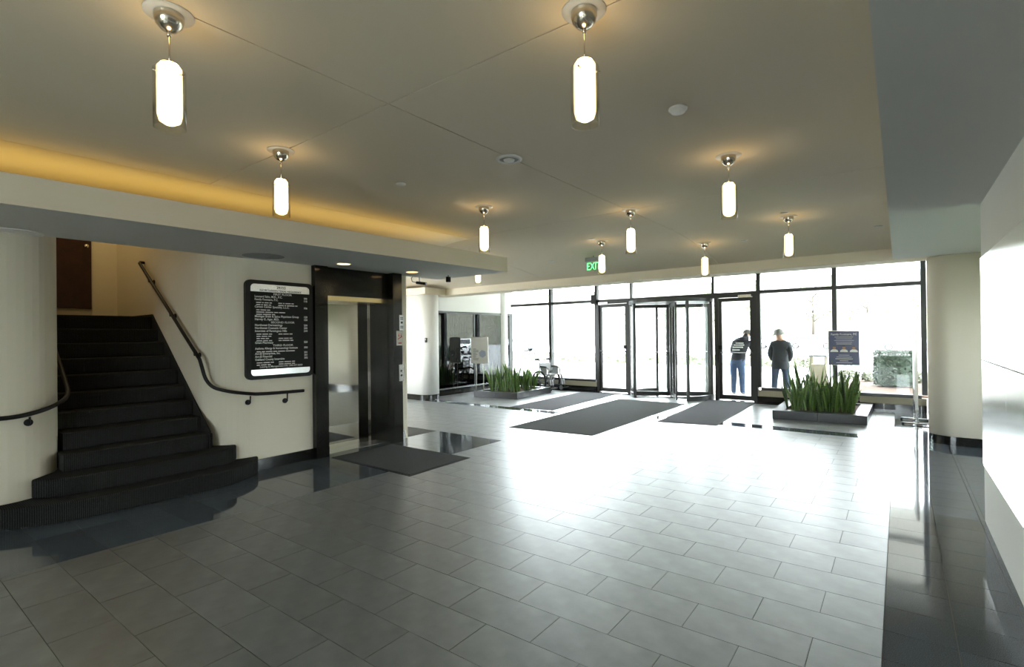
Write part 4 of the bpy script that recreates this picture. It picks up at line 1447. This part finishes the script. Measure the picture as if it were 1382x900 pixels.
car((-34.0, 45.0, -0.1), math.radians(200), M['carsilver'], 'silver car parked beyond the low hedge')
car((-42.0, 47.0, -0.1), math.radians(200), M['carwhite'], 'white car parked furthest along beyond the hedge')
car((0.6, 58.0, -0.1), math.radians(0), M['carsilver'], 'silver car parked across the lot above the clipped bush')
car((-13.5, 62.0, -0.1), math.radians(5), M['carwhite'], 'white car parked across the lot behind the man in the cap')
car((-7.5, 62.0, -0.1), math.radians(5), M['carwhite'], 'white car parked across the lot behind the navy poster')
car((8.0, 38.5, -0.1), math.radians(-110), M['carwhite'], 'white sport utility car reflected in the tinted glass', True)
car((4.6, 37.5, -0.1), math.radians(-105), M['carblue'], 'blue grey car reflected in the tinted glass beside the white one', True)
car((13.5, 37.0, -0.1), math.radians(-115), M['carwhite'], 'white saloon car reflected beside the hedge in the tinted glass')


# trees
def tree(loc, h, w, label):
    t = thing('tree', loc, label, 'tree', 'trees on the bank behind the car park')
    mb = MB()
    mb.tube([(0, 0, 0), (0.1, 0, h * 0.4), (0.0, 0.1, h * 0.85)], [0.18, 0.12, 0.04], 8)
    for k in range(7):
        a = k * 2.4
        z = h * (0.3 + 0.08 * k)
        mb.tube([(0, 0, z), (w * 0.6 * math.cos(a), w * 0.6 * math.sin(a), z + h * 0.18)], [0.07, 0.02], 6)
    mb.build('trunk', M['bark'], t)
    leaf_cloud('crown', t, M['treetop'], (0, 0, h * 0.66), (w, w, h * 0.36), 420, 0.28)
    return t


for i in range(13):
    x = -36 + 6.6 * i + random.uniform(-0.3, 0.3)
    tree((x, 77.5 + random.uniform(0, 3), 0.4), random.uniform(6, 9.5), random.uniform(1.8, 3.0), 'leafy tree on the bank behind the car park')


# ------------------------------------------------------------------ people
def person(loc, rotz, joints, edges, label, mats, split, cap):
    t = thing('person', loc, label, 'person', rotz=rotz)
    names = list(joints)
    me = bpy.data.meshes.new('body')
    me.from_pydata([joints[n][0] for n in names], [(names.index(a), names.index(b)) for a, b in edges], [])
    o = bpy.data.objects.new('body_tmp', me)
    COL.objects.link(o)
    sk = o.modifiers.new('skin', 'SKIN')
    sk.use_smooth_shade = True
    sv = me.skin_vertices[0].data
    for i, n in enumerate(names):
        r = joints[n][1]
        sv[i].radius = r if isinstance(r, tuple) else (r, r)
        sv[i].use_root = (n == 'pelvis')
    ss = o.modifiers.new('sub', 'SUBSURF')
    ss.levels = 2
    ss.render_levels = 2
    dg = bpy.context.evaluated_depsgraph_get()
    m2 = bpy.data.meshes.new_from_object(o.evaluated_get(dg))
    bpy.data.objects.remove(o)
    m2.name = 'body'
    m2.materials.clear()
    for m in mats:
        m2.materials.append(m)
    for p in m2.polygons:
        p.use_smooth = True
        p.material_index = split(p.center)
    b = bpy.data.objects.new('body', m2)
    COL.objects.link(b)
    b.parent = t
    cap(t)
    return t


# y axis of each figure points away from the lobby
E = [('pelvis', 'spine'), ('spine', 'chest'), ('chest', 'neck'), ('neck', 'head'), ('head', 'crown'), ('chest', 'shl'), ('shl', 'ell'), ('ell', 'wrl'), ('wrl', 'hal'), ('chest', 'shr'), ('shr', 'elr'), ('elr', 'wrr'), ('wrr', 'har'),
     ('pelvis', 'hipl'), ('hipl', 'knl'), ('knl', 'anl'), ('anl', 'tol'), ('pelvis', 'hipr'), ('hipr', 'knr'), ('knr', 'anr'), ('anr', 'tor')]
J1 = dict(pelvis=((-0.03, 0, 0.98), (0.17, 0.13)), spine=((0.0, 0.06, 1.16), (0.16, 0.125)), chest=((0.05, 0.2, 1.40), (0.185, 0.13)), neck=((0.11, 0.30, 1.56), 0.07), head=((0.14, 0.36, 1.64), (0.085, 0.095)), crown=((0.155, 0.40, 1.73), (0.075, 0.085)),
          shl=((-0.14, 0.2, 1.44), 0.085), ell=((-0.24, 0.32, 1.20), 0.06), wrl=((-0.13, 0.46, 1.08), 0.042), hal=((-0.06, 0.5, 1.08), 0.035),
          shr=((0.24, 0.24, 1.44), 0.085), elr=((0.33, 0.30, 1.19), 0.06), wrr=((0.24, 0.48, 1.10), 0.042), har=((0.17, 0.52, 1.09), 0.035),
          hipl=((-0.12, 0.0, 0.86), 0.115), knl=((-0.12, 0.02, 0.48), 0.085), anl=((-0.13, 0.0, 0.10), 0.065), tol=((-0.14, 0.16, 0.045), 0.045),
          hipr=((0.07, 0.0, 0.86), 0.115), knr=((0.09, 0.02, 0.48), 0.085), anr=((0.10, 0.0, 0.10), 0.065), tor=((0.12, 0.16, 0.045), 0.045))


def split1(c):
    if c.z < 0.085:
        return 3
    if c.z < 0.98:
        return 1
    if c.z > 1.58 and c.y > 0.3:
        return 2
    if c.y > 0.455 and c.z < 1.2:
        return 2
    return 0


def extras1(t):
    mb = MB().lathe([(0.106, -0.02), (0.112, 0.02), (0.104, 0.06), (0.07, 0.10), (0.0, 0.115)], n=18)
    o = mb.build('knit_cap', mat('grey_knit', (0.10, 0.10, 0.095), 0.95), t, (0.152, 0.395, 1.69))
    o.rotation_euler = (-0.45, 0.15, 0)
    mb = MB().tube(smooth_path([(-0.02, 0.20, 1.52), (0.03, 0.12, 1.54), (0.12, 0.13, 1.56), (0.20, 0.22, 1.54)], 2), 0.055, 10)
    mb.build('hood', M['hoodie'], t)
    # printed back
    pr = [(1.42, -0.06, 0.12, 0.03), (1.365, -0.10, 0.15, 0.035), (1.305, -0.12, 0.14, 0.035), (1.235, -0.12, 0.06, 0.03)]
    for (z, x0, x1, h) in pr:
        k = 0
        x = x0
        while x < x1:
            wl = random.uniform(0.018, 0.03)
            y = 0.015 + (z - 1.16) * 0.58 - 0.145
            MB().box(x, x + wl, y - 0.012, y + 0.02, z, z + h).build('print_mark', M['paper'], t)
            x += wl + 0.006


person((-3.52, 14.75, -0.02), 0, J1, E, 'person in a charcoal printed hoodie and blue jeans leaning forward outside', [M['hoodie'], M['denim'], M['skin'], M['vinyl']], split1, extras1)
J2 = dict(pelvis=((0, 0, 0.95), (0.17, 0.125)), spine=((0, 0.0, 1.13), (0.175, 0.13)), chest=((0, 0.01, 1.36), (0.195, 0.13)), neck=((-0.01, 0.03, 1.52), 0.065), head=((-0.03, 0.045, 1.62), (0.08, 0.09)), crown=((-0.035, 0.05, 1.71), (0.07, 0.08)),
          shl=((-0.18, 0.01, 1.40), 0.085), ell=((-0.25, -0.02, 1.14), 0.065), wrl=((-0.19, 0.12, 0.98), 0.045), hal=((-0.14, 0.17, 0.95), 0.036),
          shr=((0.18, 0.01, 1.40), 0.085), elr=((0.26, -0.02, 1.14), 0.065), wrr=((0.20, 0.12, 0.98), 0.045), har=((0.15, 0.17, 0.95), 0.036),
          hipl=((-0.11, 0, 0.84), 0.11), knl=((-0.14, 0.02, 0.46), 0.085), anl=((-0.16, 0, 0.10), 0.07), tol=((-0.17, 0.16, 0.045), 0.045),
          hipr=((0.11, 0, 0.84), 0.11), knr=((0.14, 0.02, 0.46), 0.085), anr=((0.16, 0, 0.10), 0.07), tor=((0.18, 0.16, 0.045), 0.045))


def split2(c):
    if c.z < 0.085:
        return 3
    if c.z < 0.84:
        return 1
    if c.z > 1.50:
        return 2
    return 0


def extras2(t):
    mb = MB().lathe([(0.165, -0.05), (0.115, 0.0), (0.108, 0.06), (0.07, 0.10), (0.0, 0.115)], n=18)
    o = mb.build('bucket_hat', M['cap'], t, (-0.035, 0.05, 1.70))
    o.rotation_euler = (0.0, -0.15, 0)
    MB().lathe([(0.215, 0.0), (0.21, 0.10), (0.20, 0.2)], n=20).build('jacket_hem', M['jacket'], t, (0, 0, 0.76)).scale = (1, 0.72, 1)


person((-2.50, 14.85, -0.02), math.radians(4), J2, E, 'person in a pale hat and dark jacket standing outside facing the car park', [M['jacket'], M['denim_dark'], M['skin'], M['vinyl']], split2, extras2)
